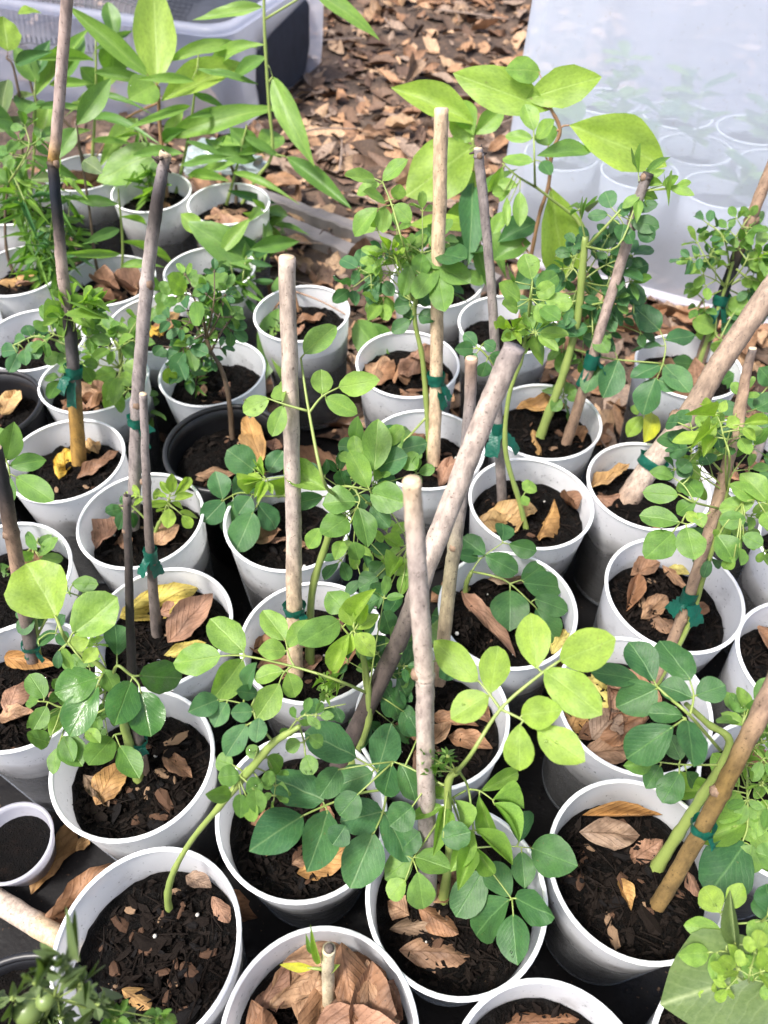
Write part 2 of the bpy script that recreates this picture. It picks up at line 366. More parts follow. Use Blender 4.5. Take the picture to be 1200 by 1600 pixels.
def groundmat():
    m, t, out = newmat('forest_ground'); tc = t.nodes.new('ShaderNodeTexCoord'); v = tc.outputs['Object']
    n = noi(t, 22.0, v, 8, 0.65); n2 = noi(t, 90.0, v, 5)
    c = ramp(t, [(0.3, (0.03, 0.021, 0.015)), (0.5, (0.085, 0.056, 0.04)), (0.62, (0.14, 0.09, 0.06)), (0.75, (0.24, 0.17, 0.13))], n).outputs[0]
    c = mix(t, c, (0.07, 0.045, 0.03), mth(t, 'MULTIPLY', mth(t, 'SUBTRACT', n2, 0.5, True), 3.0, True))
    p = t.nodes.new('ShaderNodeBsdfPrincipled'); t.links.new(c, p.inputs['Base Color']); p.inputs['Roughness'].default_value = 0.9
    t.links.new(bump(t, mth(t, 'ADD', n, n2), 1.0, 0.01), p.inputs['Normal']); t.links.new(p.outputs[0], out.inputs[0]); return m
M['ground'] = groundmat()
def clothmat():
    m, t, out = newmat('wet_black_sheet'); tc = t.nodes.new('ShaderNodeTexCoord'); v = tc.outputs['Object']
    n = noi(t, 26.0, v, 4); n2 = noi(t, 300.0, v, 3)
    c = mix(t, (0.005, 0.005, 0.006), (0.014, 0.013, 0.013), n)
    c = mix(t, c, (0.13, 0.08, 0.05), mth(t, 'MULTIPLY', mth(t, 'SUBTRACT', n2, 0.66, True), 9.0, True))
    p = t.nodes.new('ShaderNodeBsdfPrincipled'); t.links.new(c, p.inputs['Base Color'])
    t.links.new(ramp(t, [(0.36, (0.15, 0.15, 0.15)), (0.5, (0.6, 0.6, 0.6))], n).outputs[0], p.inputs['Roughness'])
    t.links.new(bump(t, mth(t, 'ADD', n, mth(t, 'MULTIPLY', n2, 0.2)), 0.4, 0.004), p.inputs['Normal']); p.inputs['Specular IOR Level'].default_value = 0.12; t.links.new(p.outputs[0], out.inputs[0]); return m
M['cloth'] = clothmat()
M['ring'] = tubmat('small_cup_plastic', (0.72, 0.72, 0.78), (0.85, 0.85, 0.9), 0.2)
M['plank'] = plain('weathered_wood', (0.20, 0.18, 0.175), 0.85, 40, 0.4, 0.002, bscale=220)
M['wire'] = plain('wire_screen', (0.10, 0.105, 0.12), 0.45, 60, 0.3)
M['foil'] = plain('crumpled_plastic_film', (0.30, 0.36, 0.36), 0.16, 30, 0.7, 0.003)
M['berry'] = plain('green_fruit_skin', (0.15, 0.21, 0.06), 0.35, 90, 0.25, 0.0003)
m_, t_, o_ = newmat('water'); p_ = t_.nodes.new('ShaderNodeBsdfPrincipled'); p_.inputs['Base Color'].default_value = (1, 1, 1, 1); p_.inputs['Transmission Weight'].default_value = 1.0; p_.inputs['IOR'].default_value = 1.33; p_.inputs['Roughness'].default_value = 0.02
t_.links.new(p_.outputs[0], o_.inputs[0]); M['drop'] = m_
# ------------------------------------------------------------------ leaf meshes (shared)
def leaf_mb(a, b, fold, bend, wave, nu=3, nv=11, tipw=0.0, seed=0, twist=0.0, lobes=0.0):
    vs = []; uv = []; fs = []; W = 2*nu+1
    for j in range(nv+1):
        v = j/nv
        hw = 0.5*max(0.0, math.sin(math.pi*min(1, v**a)))**b
        if lobes: hw *= 1 + lobes*noise.noise(Vector((v*7, seed*3.3, 0)))
        hw = max(hw, 0.008)
        for i in range(W):
            s = (i-nu)/nu
            x = hw*s
            z = fold*abs(x) + bend*(v*v - v*0.4) + wave*noise.noise(Vector((x*3+seed*5.7, v*3.2, seed))) + twist*x*(v-0.3)
            vs.append((x, v, z)); uv.append((0.5+s*hw, v))
    for j in range(nv):
        for i in range(W-1):
            k = j*W+i; fs.append((k, k+1, k+1+W, k+W))
    return vs, fs, uv
_lm = {}
SHAPES = {
 'ob1': (1.15, 0.60, 0.16, -0.10, 0.04), 'ob2': (1.25, 0.56, 0.10, -0.16, 0.06), 'ob3': (1.05, 0.66, 0.25, -0.06, 0.05),
 'ov1': (1.0, 0.66, 0.20, -0.14, 0.05), 'ov2': (0.95, 0.68, 0.12, -0.08, 0.08), 'rd': (1.1, 0.50, 0.10, -0.08, 0.05),
 'fold': (1.0, 0.80, 1.5, -0.15, 0.04), 'cup': (1.15, 0.62, 0.55, 0.18, 0.07),
 'lan1': (0.85, 0.95, 0.30, -0.22, 0.04), 'lan2': (0.80, 1.0, 0.18, -0.45, 0.05), 'big1': (0.98, 0.85, 0.22, -0.16, 0.06), 'big2': (1.02, 0.82, 0.15, -0.25, 0.07),
 'ndl': (0.8, 0.9, 0.2, -0.2, 0.0),
 'dry1': (0.95, 0.85, 0.35, 0.10, 0.16), 'dry2': (1.0, 0.8, -0.3, -0.22, 0.20), 'dry3': (0.85, 0.9, 0.7, 0.16, 0.14), 'dry4': (1.05, 0.8, 0.15, -0.1, 0.24), 'dry5': (1.0, 0.75, -0.6, -0.12, 0.18),
}
def leafmesh(shape, mat):
    var = R.randrange(3); key = (shape, mat, var)
    if key in _lm: return _lm[key]
    a, b, fo, be, wa = SHAPES[shape]
    a *= (1, 1.06, .95)[var]; b *= (1, 1.1, .95)[var]; fo *= (1, 1.7, .6)[var]; be = be*(1, 1.8, .5)[var]; wa = wa*(1, 1.5, 1.9)[var]
    dry = shape.startswith('dry')
    vs, fs, uv = leaf_mb(a, b, fo, be, wa, nu=2 if shape in ('ndl',) else 3, nv=6 if shape == 'ndl' else 12, seed=(sum(map(ord, shape)) % 17)+var*7, twist=0.5 if dry else (.12, .3, -.25)[var], lobes=0.25 if dry else 0.08)
    mb = MB(); mb.add(vs, fs)
    me = mb.mesh('leaf_' + shape, M[mat])
    ul = me.uv_layers.new(name='UVMap')
    for p in me.polygons:
        for li in p.loop_indices: ul.data[li].uv = uv[me.loops[li].vertex_index]
    _lm[key] = me; return me
def blade(name, B, T, W, nrm, shape, mat, parent=None, zs=None):
    Y = T-B; L = max(Y.length, 1e-4); y = Y/L
    z = (nrm - y*nrm.dot(y))
    if z.length < 1e-3: z = Vector((0, -0.5, 0.8)); z -= y*z.dot(y)
    z.normalize(); x = y.cross(z)
    zs = zs or (W*0.6+L*0.4)
    m = Matrix(((x.x*W, y.x*L, z.x*zs, B.x), (x.y*W, y.y*L, z.y*zs, B.y), (x.z*W, y.z*L, z.z*zs, B.z), (0, 0, 0, 1)))
    return inst(name, leafmesh(shape, mat), parent, m)

# ------------------------------------------------------------------ ground, sheet, plank
def sheet(name, x0, x1, y0, y1, nx, ny, hf, mat):
    mb = MB(); vs = []; fs = []
    for j in range(ny+1):
        for i in range(nx+1):
            x = x0+(x1-x0)*i/nx; y = y0+(y1-y0)*j/ny; vs.append((x, y, hf(x, y)))
    for j in range(ny):
        for i in range(nx):
            k = j*(nx+1)+i; fs.append((k, k+1, k+nx+2, k+nx+1))
    mb.add(vs, fs); return mb.build(name, mat)
def gh(x, y):
    d = max(0, y-1.0); return -0.004 + min(d, 1.5)*0.012*noise.noise(Vector((x*2.2, y*2.2, 3))) + (0.006*noise.noise(Vector((x*14, y*14, 1))) if y < 6 and y > 0.9 else 0)
mbg = MB()
g = sheet('ground', -3, 3, -1.5, 4.5, 150, 150, gh, M['ground']); tag(g, kind='structure')
g2 = sheet('ground', -60, 60, -60, 60, 30, 30, lambda x, y: -0.035, M['ground']); tag(g2, kind='structure')
s = sheet('black_sheet', -0.62, 0.62, -0.25, 0.60, 110, 90, lambda x, y: 0.0012*noise.noise(Vector((x*16, y*16, 5)))+0.0008*noise.noise(Vector((x*60, y*60, 2))), M['cloth']); tag(s, 'wet black plastic ground sheet under the white cups', 'sheet', kind='structure')

# ------------------------------------------------------------------ cups
D = 0.092; RIM = 0.046; HC = 0.118; ZR = 0.122; Z0 = ZR-HC
# id: rim centre px, kind, descriptor of the cup, soil depth below rim, number of random dry leaves, leaf tone
CUPS = {
 1: (256, 1441, 'w', 'with a bare arching green stem and bark mulch', .028, 0, 'dry'),
 2: (502, 1588, 'w', 'packed with brown leaves around a pale cut stub', .026, 18, 'dry'),
 3: (855, 1660, 'w', 'beside the stub cup, holding one curled brown leaf', .026, 2, 'dry'),
 4: (722, 1402, 'w', 'holding the pale mauve stake ringed by a node', .030, 4, 'dry'),
 5: (992, 1350, 'w', 'holding the slanting yellow-brown stake', .028, 0, 'dry'),
 6: (1152, 1642, 'w', 'under the big dull grey-green leaf', .026, 2, 'dry'),
 7: (210, 1203, 'w', 'under the shiny wet leaflets', .028, 0, 'dry'),
 8: (470, 1276, 'w', 'under the large blue-green oval leaflets', .028, 3, 'dry'),
 9: (676, 1105, 'w', 'behind the node-ringed pale stake', .028, 4, 'dry'),
 10: (812, 943, 'w', 'under a spray of dark round leaflets', .026, 0, 'dry'),
 11: (1053, 922, 'w', 'crossed by the knotty speckled stake', .028, 3, 'dry'),
 12: (967, 1102, 'w', 'full of broken brown and yellowed leaves', .026, 6, 'dry'),
 13: (1256, 1045, 'w', 'with one brown leaf behind the yellow-brown stake', .026, 2, 'dry'),
 14: (1222, 1222, 'w', 'tucked under the yellow-brown stake', .030, 1, 'dry'),
 15: (268, 962, 'w', 'with a spotted yellow leaf and a pinkish leaf', .022, 0, 'dry'),
 16: (481, 1012, 'w', 'holding the straight pale stake banded with green tape', .028, 4, 'dry'),
 17: (207, 804, 'w', 'with tiny lime sprouts between thin dark stakes', .028, 1, 'dry'),
 18: (436, 806, 'w', 'in front of the larger black pot', .026, 2, 'dry'),
 19: (121, 700, 'w', 'holding the two-tone black and yellow stake', .024, 0, 'dry'),
 20: (828, 792, 'w', 'with orange-brown leaves and the slim grey stake', .022, 0, 'dry'),
 21: (1000, 765, 'w', 'holding the foot of the thick slanting stake', .026, 1, 'dry'),
 22: (849, 675, 'w', 'with a thick green stem in black soil', .022, 1, 'tan'),
 23: (677, 710, 'w', 'holding the straight tan stake', .026, 1, 'dry'),
 24: (635, 566, 'w', 'brimming with brown leaves behind the tan stake', .020, 9, 'dry'),
 25: (324, 578, 'w', 'with grassy sprouts behind the larger black pot', .026, 2, 'dry'),
 26: (137, 603, 'w', 'with brown leaves behind the two-tone stake', .024, 5, 'dry'),
 27: (48, 530, 'w', 'under a grey-green leaf spray beside the two-tone stake', .024, 2, 'dry'),
 28: (352, 706, 'b', 'with a pale upright leaf stuck in it', .022, 0, 'dry'),
 29: (476, 490, 'w', 'standing between the straight pale stake and the plank', .022, 3, 'dry'),
 30: (237, 514, 'w', 'with golden leaves behind the grey stake', .022, 2, 'dry'),
 31: (176, 446, 'w', 'full of red-brown leaves behind the grey stake', .020, 6, 'dry'),
 32: (316, 438, 'w', 'with thin bare stems behind the golden-leaf cup', .026, 2, 'dry'),
 33: (22, 434, 'w', 'holding one thin black stem over tan leaves', .024, 3, 'tan'),
 34: (-52, 486, 'w', 'half hidden beside the thin black stem cup', .024, 1, 'dry'),
 35: (347, 314, 'w', 'with one bare dark stem beside the crumpled film', .024, 5, 'dry'),
 36: (247, 298, 'w', 'holding the tall broad-leaved lime sapling', .024, 2, 'dry'),
 37: (132, 268, 'w', 'with curled brown leaves beside the grey bin', .022, 5, 'dry'),
 38: (28, 318, 'w', 'behind the needle-leaved bushy herb', .024, 3, 'tan'),
 39: (792, 506, 'w', 'behind the slim grey stake', .024, 1, 'dry'),
 40: (688, 434, 'w', 'behind the tan stake, with bare dark soil', .024, 0, 'dry'),
 41: (1074, 572, 'w', 'under the thick slanting stake near the cloudy tub', .022, 5, 'dry'),
 42: (1178, 728, 'w', 'with brown leaves behind the knotty speckled stake', .022, 4, 'dry'),
 43: (1282, 862, 'w', 'half hidden behind light green leaflets', .026, 1, 'dry'),
 44: (22, 896, 'w', 'with small dark leaflets beside the thin dark stakes', .026, 1, 'dry'),
 45: (44, 1062, 'w', 'with a pink leaf and brown fibrous bark', .024, 0, 'dry'),
 47: (4, 628, 'b', 'with one orange-brown leaf', .024, 0, 'tan'),
 48: (-62, 752, 'w', 'half hidden beside the two-tone stake cup', .024, 1, 'dry'),
}
cpos = {}
for i, c in CUPS.items():
    p = onz(c[0], c[1], ZR); cpos[i] = [p.x, p.y]
ids = list(cpos)
for it in range(60):
    for ii in range(len(ids)):
        for jj in range(ii+1, len(ids)):
            a, b = cpos[ids[ii]], cpos[ids[jj]]
            dx = b[0]-a[0]; dy = b[1]-a[1]; d = math.hypot(dx, dy)
            need = 0.0945
            if d < need and d > 1e-6:
                q = (need-d)/2/d; a[0] -= dx*q; a[1] -= dy*q; b[0] += dx*q; b[1] += dy*q
def r_out(z): return 0.0345 + (0.0452-0.0345)*(z/HC)
prof = [(0.0002, 0.003), (0.029, 0.003), (0.0315, 0.0), (0.0345, 0.0006)]
for k in range(1, 43):
    z = HC*k/43; rb = 0.00035*math.sin(z*2*math.pi/0.0046) if z < HC*0.66 else 0
    prof.append((r_out(z)+rb, z))
prof += [(r_out(HC), HC-0.0006)]
inner = [(r_out(HC)-0.0009, HC-0.0006)] + [(r_out(HC*k/10)-0.0009, HC*k/10) for k in range(9, 0, -1)] + [(0.0338, 0.004), (0.0002, 0.0042)]
mb = MB(); lathe(mb, prof, 48); cup_me = mb.mesh('cup_wall', M['cup'])
mb = MB(); lathe(mb, [(RIM-0.0008+0.0013*math.cos(a), HC+0.0011*math.sin(a)-0.0004) for a in [2*math.pi*k/10 for k in range(10)]], 56, closed=True); rim_me = mb.mesh('rim', M['rim'])
mb = MB(); lathe(mb, prof+inner, 40); pot_me = mb.mesh('pot_wall', M['black_pot'])
mb = MB(); lathe(mb, [(RIM+0.0022*math.cos(a), HC+0.003*math.sin(a)-0.0015) for a in [2*math.pi*k/8 for k in range(8)]], 56, closed=True); prim_me = mb.mesh('pot_rim', M['black_pot'])

# soil meshes: a few rough variants, all filling the cup
def soil_mesh(dep, seed):
    mb = MB(); zt = HC-dep; vs = []; fs = []; seg = 60; rings = 24
    def rr(z): return r_out(z)-0.0005
    for j in range(rings+1):
        q = j/rings
        for k in range(seg):
            a = 2*math.pi*k/seg; r = rr(zt)*q; x, y = r*math.cos(a), r*math.sin(a)
            h = 0.0030*noise.noise(Vector((x*60, y*60, seed*9.1))) + 0.0032*noise.noise(Vector((x*170, y*170, seed*4.7))) + 0.0030*noise.noise(Vector((x*420, y*420, seed)))
            vs.append((x, y, zt + h*(1 if q < 0.97 else 0.6)))
    for j in range(rings):
        for k in range(seg):
            k2 = (k+1) % seg; fs.append((j*seg+k, (j+1)*seg+k, (j+1)*seg+k2, j*seg+k2))
    o = len(vs)-seg
    for z in (zt*0.66, zt*0.33, 0.006):
        b = len(vs)
        for k in range(seg):
            a = 2*math.pi*k/seg; vs.append((rr(z)*math.cos(a), rr(z)*math.sin(a), z))
        for k in range(seg):
            k2 = (k+1) % seg; fs.append((o+k, b+k, b+k2, o+k2))
        o = b
    mb.add(vs, fs); return mb.mesh('potting_soil', M['soil'])
soil_cache = {}
def crumbs_mesh(dep, seed, n):
    """fine crumbs and fibres too small to pick apart"""
    mb = MB(); zt = HC-dep; r0 = r_out(zt)-0.004; q = random.Random(seed)
    for i in range(n):
        a = q.uniform(0, 6.283); r = r0*math.sqrt(q.random()); s = q.uniform(0.0006, 0.0028)
        c = Vector((r*math.cos(a), r*math.sin(a), zt+q.uniform(0.0, 0.0022)))
        e = [Vector((q.gauss(0, 1), q.gauss(0, 1), q.gauss(0, 0.6))) for _ in range(3)]
        e = [x.normalized()*s*f for x, f in zip(e, (q.uniform(0.8, 2.6), 0.8, 0.5))]
        vs = [c+e[0], c-e[0], c+e[1], c-e[1], c+e[2], c-e[2]]
        mb.add(vs, [(0, 2, 4), (2, 1, 4), (1, 3, 4), (3, 0, 4), (2, 0, 5), (1, 2, 5), (3, 1, 5), (0, 3, 5)])
    for i in range(n//14):
        a = q.uniform(0, 6.283); r = r0*0.85*math.sqrt(q.random()); c = Vector((r*math.cos(a), r*math.sin(a), zt+0.0025)); h = q.uniform(0, 6.283); l = q.uniform(0.004, 0.010)
        d = Vector((math.cos(h)*l, math.sin(h)*l, q.uniform(-0.001, 0.003)))
        tube(mb, [c-d, c+Vector((0, 0, 0.001)), c+d], [0.0003, 0.0005, 0.0003], 4)
    return mb
chip_me = []
for i in range(7):
    q = random.Random(50+i); mb = MB(); nseg = 6
    vs = []; fs = []
    L = 1.0; Wd = q.uniform(0.35, 0.7); Th = q.uniform(0.2, 0.42)
    for j in range(4):
        x = -0.5+j/3; f = (0.55, 1, 0.9, 0.5)[j]
        for k in range(nseg):
            a = 2*math.pi*k/nseg+0.3; jt = q.uniform(0.75, 1.25)
            vs.append((x+q.uniform(-.08, .08), math.cos(a)*Wd/2*f*jt, math.sin(a)*Th/2*f*jt))
    for j in range(3):
        for k in range(nseg): fs.append((j*nseg+k, j*nseg+(k+1) % nseg, (j+1)*nseg+(k+1) % nseg, (j+1)*nseg+k))
    fs.append(tuple(range(nseg))[::-1]); fs.append(tuple(3*nseg+k for k in range(nseg)))
    mb.add(vs, fs)
    for mt in ('chip', 'char', 'chip2', 'chip2', 'chip', 'char', 'chip3', 'char'):
        chip_me.append((mt, mb.mesh('bark_chip', M[mt], smooth=False)))
mb = MB(); vs = []; fs = []
lathe(mb, [(0.0001, -0.5), (0.3, -0.4), (0.5, 0), (0.35, 0.36), (0.0001, 0.5)], 8); perl_me = mb.mesh('perlite_grain', M['perlite'])

CUPO = {}; SOILZ = {}; SOILO = {}
NCHIP = {1: 60, 5: 40, 7: 36, 45: 10, 3: 8, 4: 8, 8: 10, 9: 8, 10: 8, 11: 12, 14: 6, 15: 6, 12: 8, 17: 6, 18: 8, 19: 10, 20: 8, 21: 8, 22: 8, 23: 6, 28: 12, 25: 6, 16: 6}
for i, (px, py, kind, desc, dep, nl, tone) in CUPS.items():
    x, y = cpos[i]; q = random.Random(i*13)
    tl = 0.03 if i > 2 else 0.0
    rot = Matrix.Translation((x, y, Z0)) @ Matrix.Rotation(q.uniform(-tl, tl), 4, 'X') @ Matrix.Rotation(q.uniform(-tl, tl), 4, 'Y') @ Matrix.Rotation(q.uniform(0, 6.28), 4, 'Z')
    big = Matrix.Diagonal((1.04, 1.04, 1, 1)) if i == 28 else Matrix.Identity(4)
    el = q.uniform(-.018, .018); rot = rot @ Matrix.Diagonal((1+el, 1-el, 1, 1))
    if kind == 'w':
        lab = 'white plastic cup ' + desc
        o = empty('nursery_cup', (x, y, Z0), lab, 'cup', 'white plastic cups of seedlings'); inst('cup_wall', cup_me, o, rot); inst('rim', rim_me, o, rot); ref = 'white cup '
    else:
        o = empty('plant_pot', (x, y, Z0), 'black plastic pot ' + desc, 'pot', 'black pots among the cups'); inst('pot_wall', pot_me, o, rot @ big); inst('rim', prim_me, o, rot @ big); ref = 'black pot '
    CUPO[i] = (x, y, ref + desc); SOILZ[i] = Z0+HC-dep
    sk = (dep, i % 5)
    if sk not in soil_cache: soil_cache[sk] = soil_mesh(dep, i % 5 + dep*100)
    so_ = inst('potting_soil', soil_cache[sk], None, rot); tag(so_, 'dark potting soil in ' + ref + desc, 'soil', kind='stuff'); SOILO[i] = so_
    co = inst('soil_crumbs', crumbs_mesh(dep, i, 520 if py > 900 else 160).mesh('soil_crumbs', M['chip'], smooth=False), so_, rot); tag(co, kind='stuff')
    for k in range(NCHIP.get(i, 3)):
        a = q.uniform(0, 6.283); r = (r_out(HC-dep)-0.010)*math.sqrt(q.random()); s_ = q.uniform(0.004, 0.0115)*(1 if i in (1, 5, 7, 45) else 0.85)*(1.5 if q.random() < .12 else 1)
        mt, me = chip_me[q.randrange(len(chip_me))]
        m = rot @ Matrix.Translation((r*math.cos(a), r*math.sin(a), HC-dep+0.0018)) @ Matrix.Rotation(q.uniform(0, 6.28), 4, 'Z') @ Matrix.Rotation(q.uniform(-.5, .5), 4, 'Y') @ Matrix.Rotation(q.uniform(-.5, .5), 4, 'X') @ Matrix.Scale(s_, 4)
        inst('bark_chip', me, so_, m)
    for k in range(q.randint(0, 4) if py > 700 else 0):
        a = q.uniform(0, 6.283); r = (r_out(HC-dep)-0.006)*math.sqrt(q.random())
        inst('perlite_grain', perl_me, so_, rot @ Matrix.Translation((r*math.cos(a), r*math.sin(a), HC-dep+0.0022)) @ Matrix.Scale(q.uniform(0.0012, 0.0034), 4))

# the small translucent ring pot (id 46)
p46 = onz(18, 1316, 0.036)
mb = MB(); lathe(mb, [(0.0002, 0.001), (0.0175, 0.0), (0.0252, 0.030), (0.0262, 0.0325), (0.0240, 0.0328), (0.0236, 0.029), (0.016, 0.002), (0.0002, 0.002)], 44)
o46 = empty('small_cup', (p46.x, p46.y, 0.003), 'small translucent cup of dark soil on the black sheet', 'cup')
inst('cup_wall', mb.mesh('cup_wall', M['ring']), o46, Matrix.Translation((p46.x, p46.y, 0.003)))
mb = MB(); lathe(mb, [(0.0002, 0.021), (0.012, 0.0216), (0.0212, 0.0208), (0.0162, 0.004), (0.0002, 0.0035)], 30)
so46 = inst('potting_soil', mb.mesh('potting_soil', M['soil']), None, Matrix.Translation((p46.x, p46.y, 0.003))); tag(so46, 'dark soil in the small translucent cup', 'soil', kind='stuff')

# ------------------------------------------------------------------ dry leaves
DRYSH = ['dry1', 'dry2', 'dry3', 'dry4', 'dry5']
TONE = {'dry': 'brown', 'tan': 'tan', 'pink': 'pinkish', 'spot': 'yellowed spotted', 'gold': 'golden yellow', 'grey': 'grey-brown', 'litter': 'brown'}
def dryleaf(B, T, W, tone, label, group=None, up=None, q=R, shape=None):
    n = (up or Vector((q.gauss(0, .18), q.gauss(-.1, .18), 1))).normalized()
    o = blade('dry_leaf', B, T, W, n, shape or q.choice(DRYSH), tone); tag(o, label, 'dry leaf', group); return o
GD = 'dry leaves lying in the cups'
def cup_leaf(i, bx, by, tx, ty, w, tone='dry', lift=0.004, shape=None):
    z = SOILZ[i]+lift; B = onz(bx, by, z); T = onz(tx, ty, z+0.002)
    # keep it inside the cup
    cx, cy, desc = CUPO[i]; rm = r_out(HC-CUPS[i][4])-0.003
    for P in (B, T):
        d = Vector((P.x-cx, P.y-cy));
        if d.length > rm: d *= rm/d.length; P.x = cx+d.x; P.y = cy+d.y
    dryleaf(B, T, 1.15*w*depth((B+T)/2)/F, tone, TONE[tone] + ' dry leaf in ' + desc, GD, shape=shape)
for a in [
 (2, 420, 1575, 505, 1490, 62), (2, 535, 1490, 600, 1575, 66), (2, 395, 1600, 450, 1505, 40, 'pink'), (2, 440, 1500, 560, 1478, 44, 'dry', .010), (2, 560, 1540, 640, 1590, 56, 'pink', .008), (2, 470, 1600, 500, 1520, 60, 'dry', .012), (2, 585, 1600, 625, 1520, 40, 'dry', .014),
 (11, 985, 900, 1030, 880, 30), (11, 1010, 960, 1075, 985, 34), (10, 760, 900, 830, 900, 26, 'grey'), (22, 880, 690, 925, 665, 28), (20, 880, 770, 910, 800, 30), (17, 240, 850, 280, 820, 32), (18, 390, 850, 440, 830, 34), (9, 700, 1150, 770, 1170, 34), (7, 130, 1210, 170, 1260, 26, 'grey'), (7, 255, 1180, 300, 1215, 26), (14, 1150, 1190, 1200, 1180, 40), (12, 905, 1180, 990, 1170, 40, 'dry', .006), (1, 300, 1340, 345, 1370, 26, 'grey'), (1, 190, 1545, 235, 1575, 24, 'tan'), (1, 330, 1400, 355, 1440, 22, 'pink'), (5, 905, 1300, 1000, 1305, 44, 'grey', .006, 'dry4'),
 (3, 790, 1600, 920, 1553, 42), (4, 615, 1490, 735, 1492, 48), (4, 608, 1452, 700, 1436, 26, 'grey'), (4, 640, 1430, 606, 1408, 30),
 (5, 895, 1253, 1036, 1270, 20, 'tan', .008, 'dry3'), (5, 985, 1345, 1036, 1312, 34, 'pink'), (5, 968, 1372, 985, 1425, 22, 'tan'), (5, 1075, 1360, 1095, 1400, 20, 'pink'),
 (7, 150, 1258, 188, 1188, 46, 'tan', .006), (8, 465, 1366, 552, 1322, 42, 'tan', .006), (8, 392, 1288, 425, 1262, 26),
 (9, 765, 1130, 728, 1078, 26), (10, 718, 922, 806, 1028, 30, 'pink', .005), (10, 862, 1022, 908, 985, 30, 'spot'),
 (11, 1035, 875, 1078, 930, 18), (11, 1045, 886, 1085, 890, 16, 'spot'), (12, 888, 1062, 988, 1078, 60, 'spot'), (12, 868, 1162, 912, 1098, 40, 'tan'), (12, 925, 1155, 968, 1108, 48, 'grey', .008), (12, 972, 1148, 988, 1105, 28),
 (13, 1188, 950, 1205, 1030, 50), (15, 166, 958, 312, 912, 44, 'spot', .008, 'dry4'), (15, 262, 1004, 358, 902, 50, 'pink', .007, 'dry1'), (15, 256, 1024, 322, 1004, 24, 'spot'), (15, 250, 960, 290, 940, 26, 'pink'),
 (16, 515, 1062, 565, 1000, 34), (16, 372, 978, 412, 1022, 44), (16, 495, 985, 545, 948, 36, 'pink'), (17, 132, 862, 196, 808, 44, 'pink', .006),
 (19, 92, 748, 106, 698, 24, 'gold'), (19, 138, 676, 152, 704, 26, 'tan'), (19, 120, 748, 194, 700, 26, 'dry'), (20, 738, 830, 842, 788, 46, 'tan', .006), (20, 842, 842, 866, 778, 30, 'tan', .008),
 (21, 920, 762, 980, 712, 30, 'tan', .008), (21, 928, 782, 992, 768, 34, 'pink'), (22, 806, 640, 892, 640, 30, 'tan'), (23, 686, 760, 706, 712, 26, 'pink'), (23, 636, 692, 664, 678, 26),
 (28, 408, 725, 386, 648, 36, 'tan', .014), (28, 425, 702, 440, 676, 30, 'pink', .008), (28, 305, 742, 372, 738, 22), (30, 200, 512, 258, 505, 34, 'gold', .008), (30, 255, 520, 285, 485, 30, 'tan'),
 (45, 2, 1018, 92, 1040, 26, 'tan', .006), (45, 8, 1112, 34, 1060, 42, 'pink', .008), (45, -4, 1122, 56, 1115, 30), (47, 2, 648, 26, 606, 34, 'tan', .008), (33, -4, 442, 54, 424, 26, 'tan')]:
    cup_leaf(*a)
for i, c in CUPS.items():
    q = random.Random(i*77); cx, cy, desc = CUPO[i]; rm = r_out(HC-c[4])-0.004
    for k in range(c[5]):
        a = q.uniform(0, 6.283); r = rm*(0.85 if c[5] > 8 else 0.6)*math.sqrt(q.random()); h = q.uniform(0, 6.283); L = q.uniform(0.028, 0.052) if c[5] > 4 else q.uniform(0.016, 0.034)
        m = Vector((cx+r*math.cos(a), cy+r*math.sin(a), SOILZ[i]+0.004+0.0016*k)); d = Vector((math.cos(h), math.sin(h), q.uniform(-.15, .3)))*(L/2)
        B, T = m-d, m+d
        for P in (B, T):
            e = Vector((P.x-cx, P.y-cy))
            if e.length > rm: e *= rm/e.length; P.x = cx+e.x; P.y = cy+e.y
        tn = q.choice([c[6], c[6], 'dry', 'pink'])
        dryleaf(B, T, (T-B).length*q.uniform(0.36, 0.55), tn, TONE[tn] + ' dry leaf in ' + desc, GD, q=q)

# leaves on the black sheet between the cups
q = random.Random(5); GS = 'dry leaves fallen between the cups'
SH = [(45, 1395, 112, 1262, 60, 'tan'), (118, 1330, 140, 1300, 20, 'tan')]
for bx, by, tx, ty, w_, tn in SH:
    B, T = onz(bx, by, 0.006), onz(tx, ty, 0.006); dryleaf(B, T, w_*depth(B)/F, tn, 'tan dry leaf on the black sheet beside the small translucent cup', GS)
nsl = 0
for k in range(3000):
    if nsl >= 62: break
    x = q.uniform(-0.3, 0.48); y = q.uniform(0.12, 0.8); h = q.uniform(0, 6.28); L = q.uniform(0.04, 0.07)
    if min(math.hypot(x-a_[0], y-a_[1]) for a_ in cpos.values()) < .046: continue
    if x < 0.02 and y < 0.42 and q.random() < 0.75 or abs(x) > .19+.33*y: continue
    nsl += 1
    m = Vector((x, y, 0.006)); d = Vector((math.cos(h), math.sin(h), q.uniform(-.05, .08)))*L/2
    dryleaf(m-d, m+d, L*q.uniform(.35, .5), 'dry', 'brown dry leaf fallen beside ' + CUPO[min(cpos, key=lambda i_: math.hypot(x-cpos[i_][0], y-cpos[i_][1]))][2], GS, q=q)
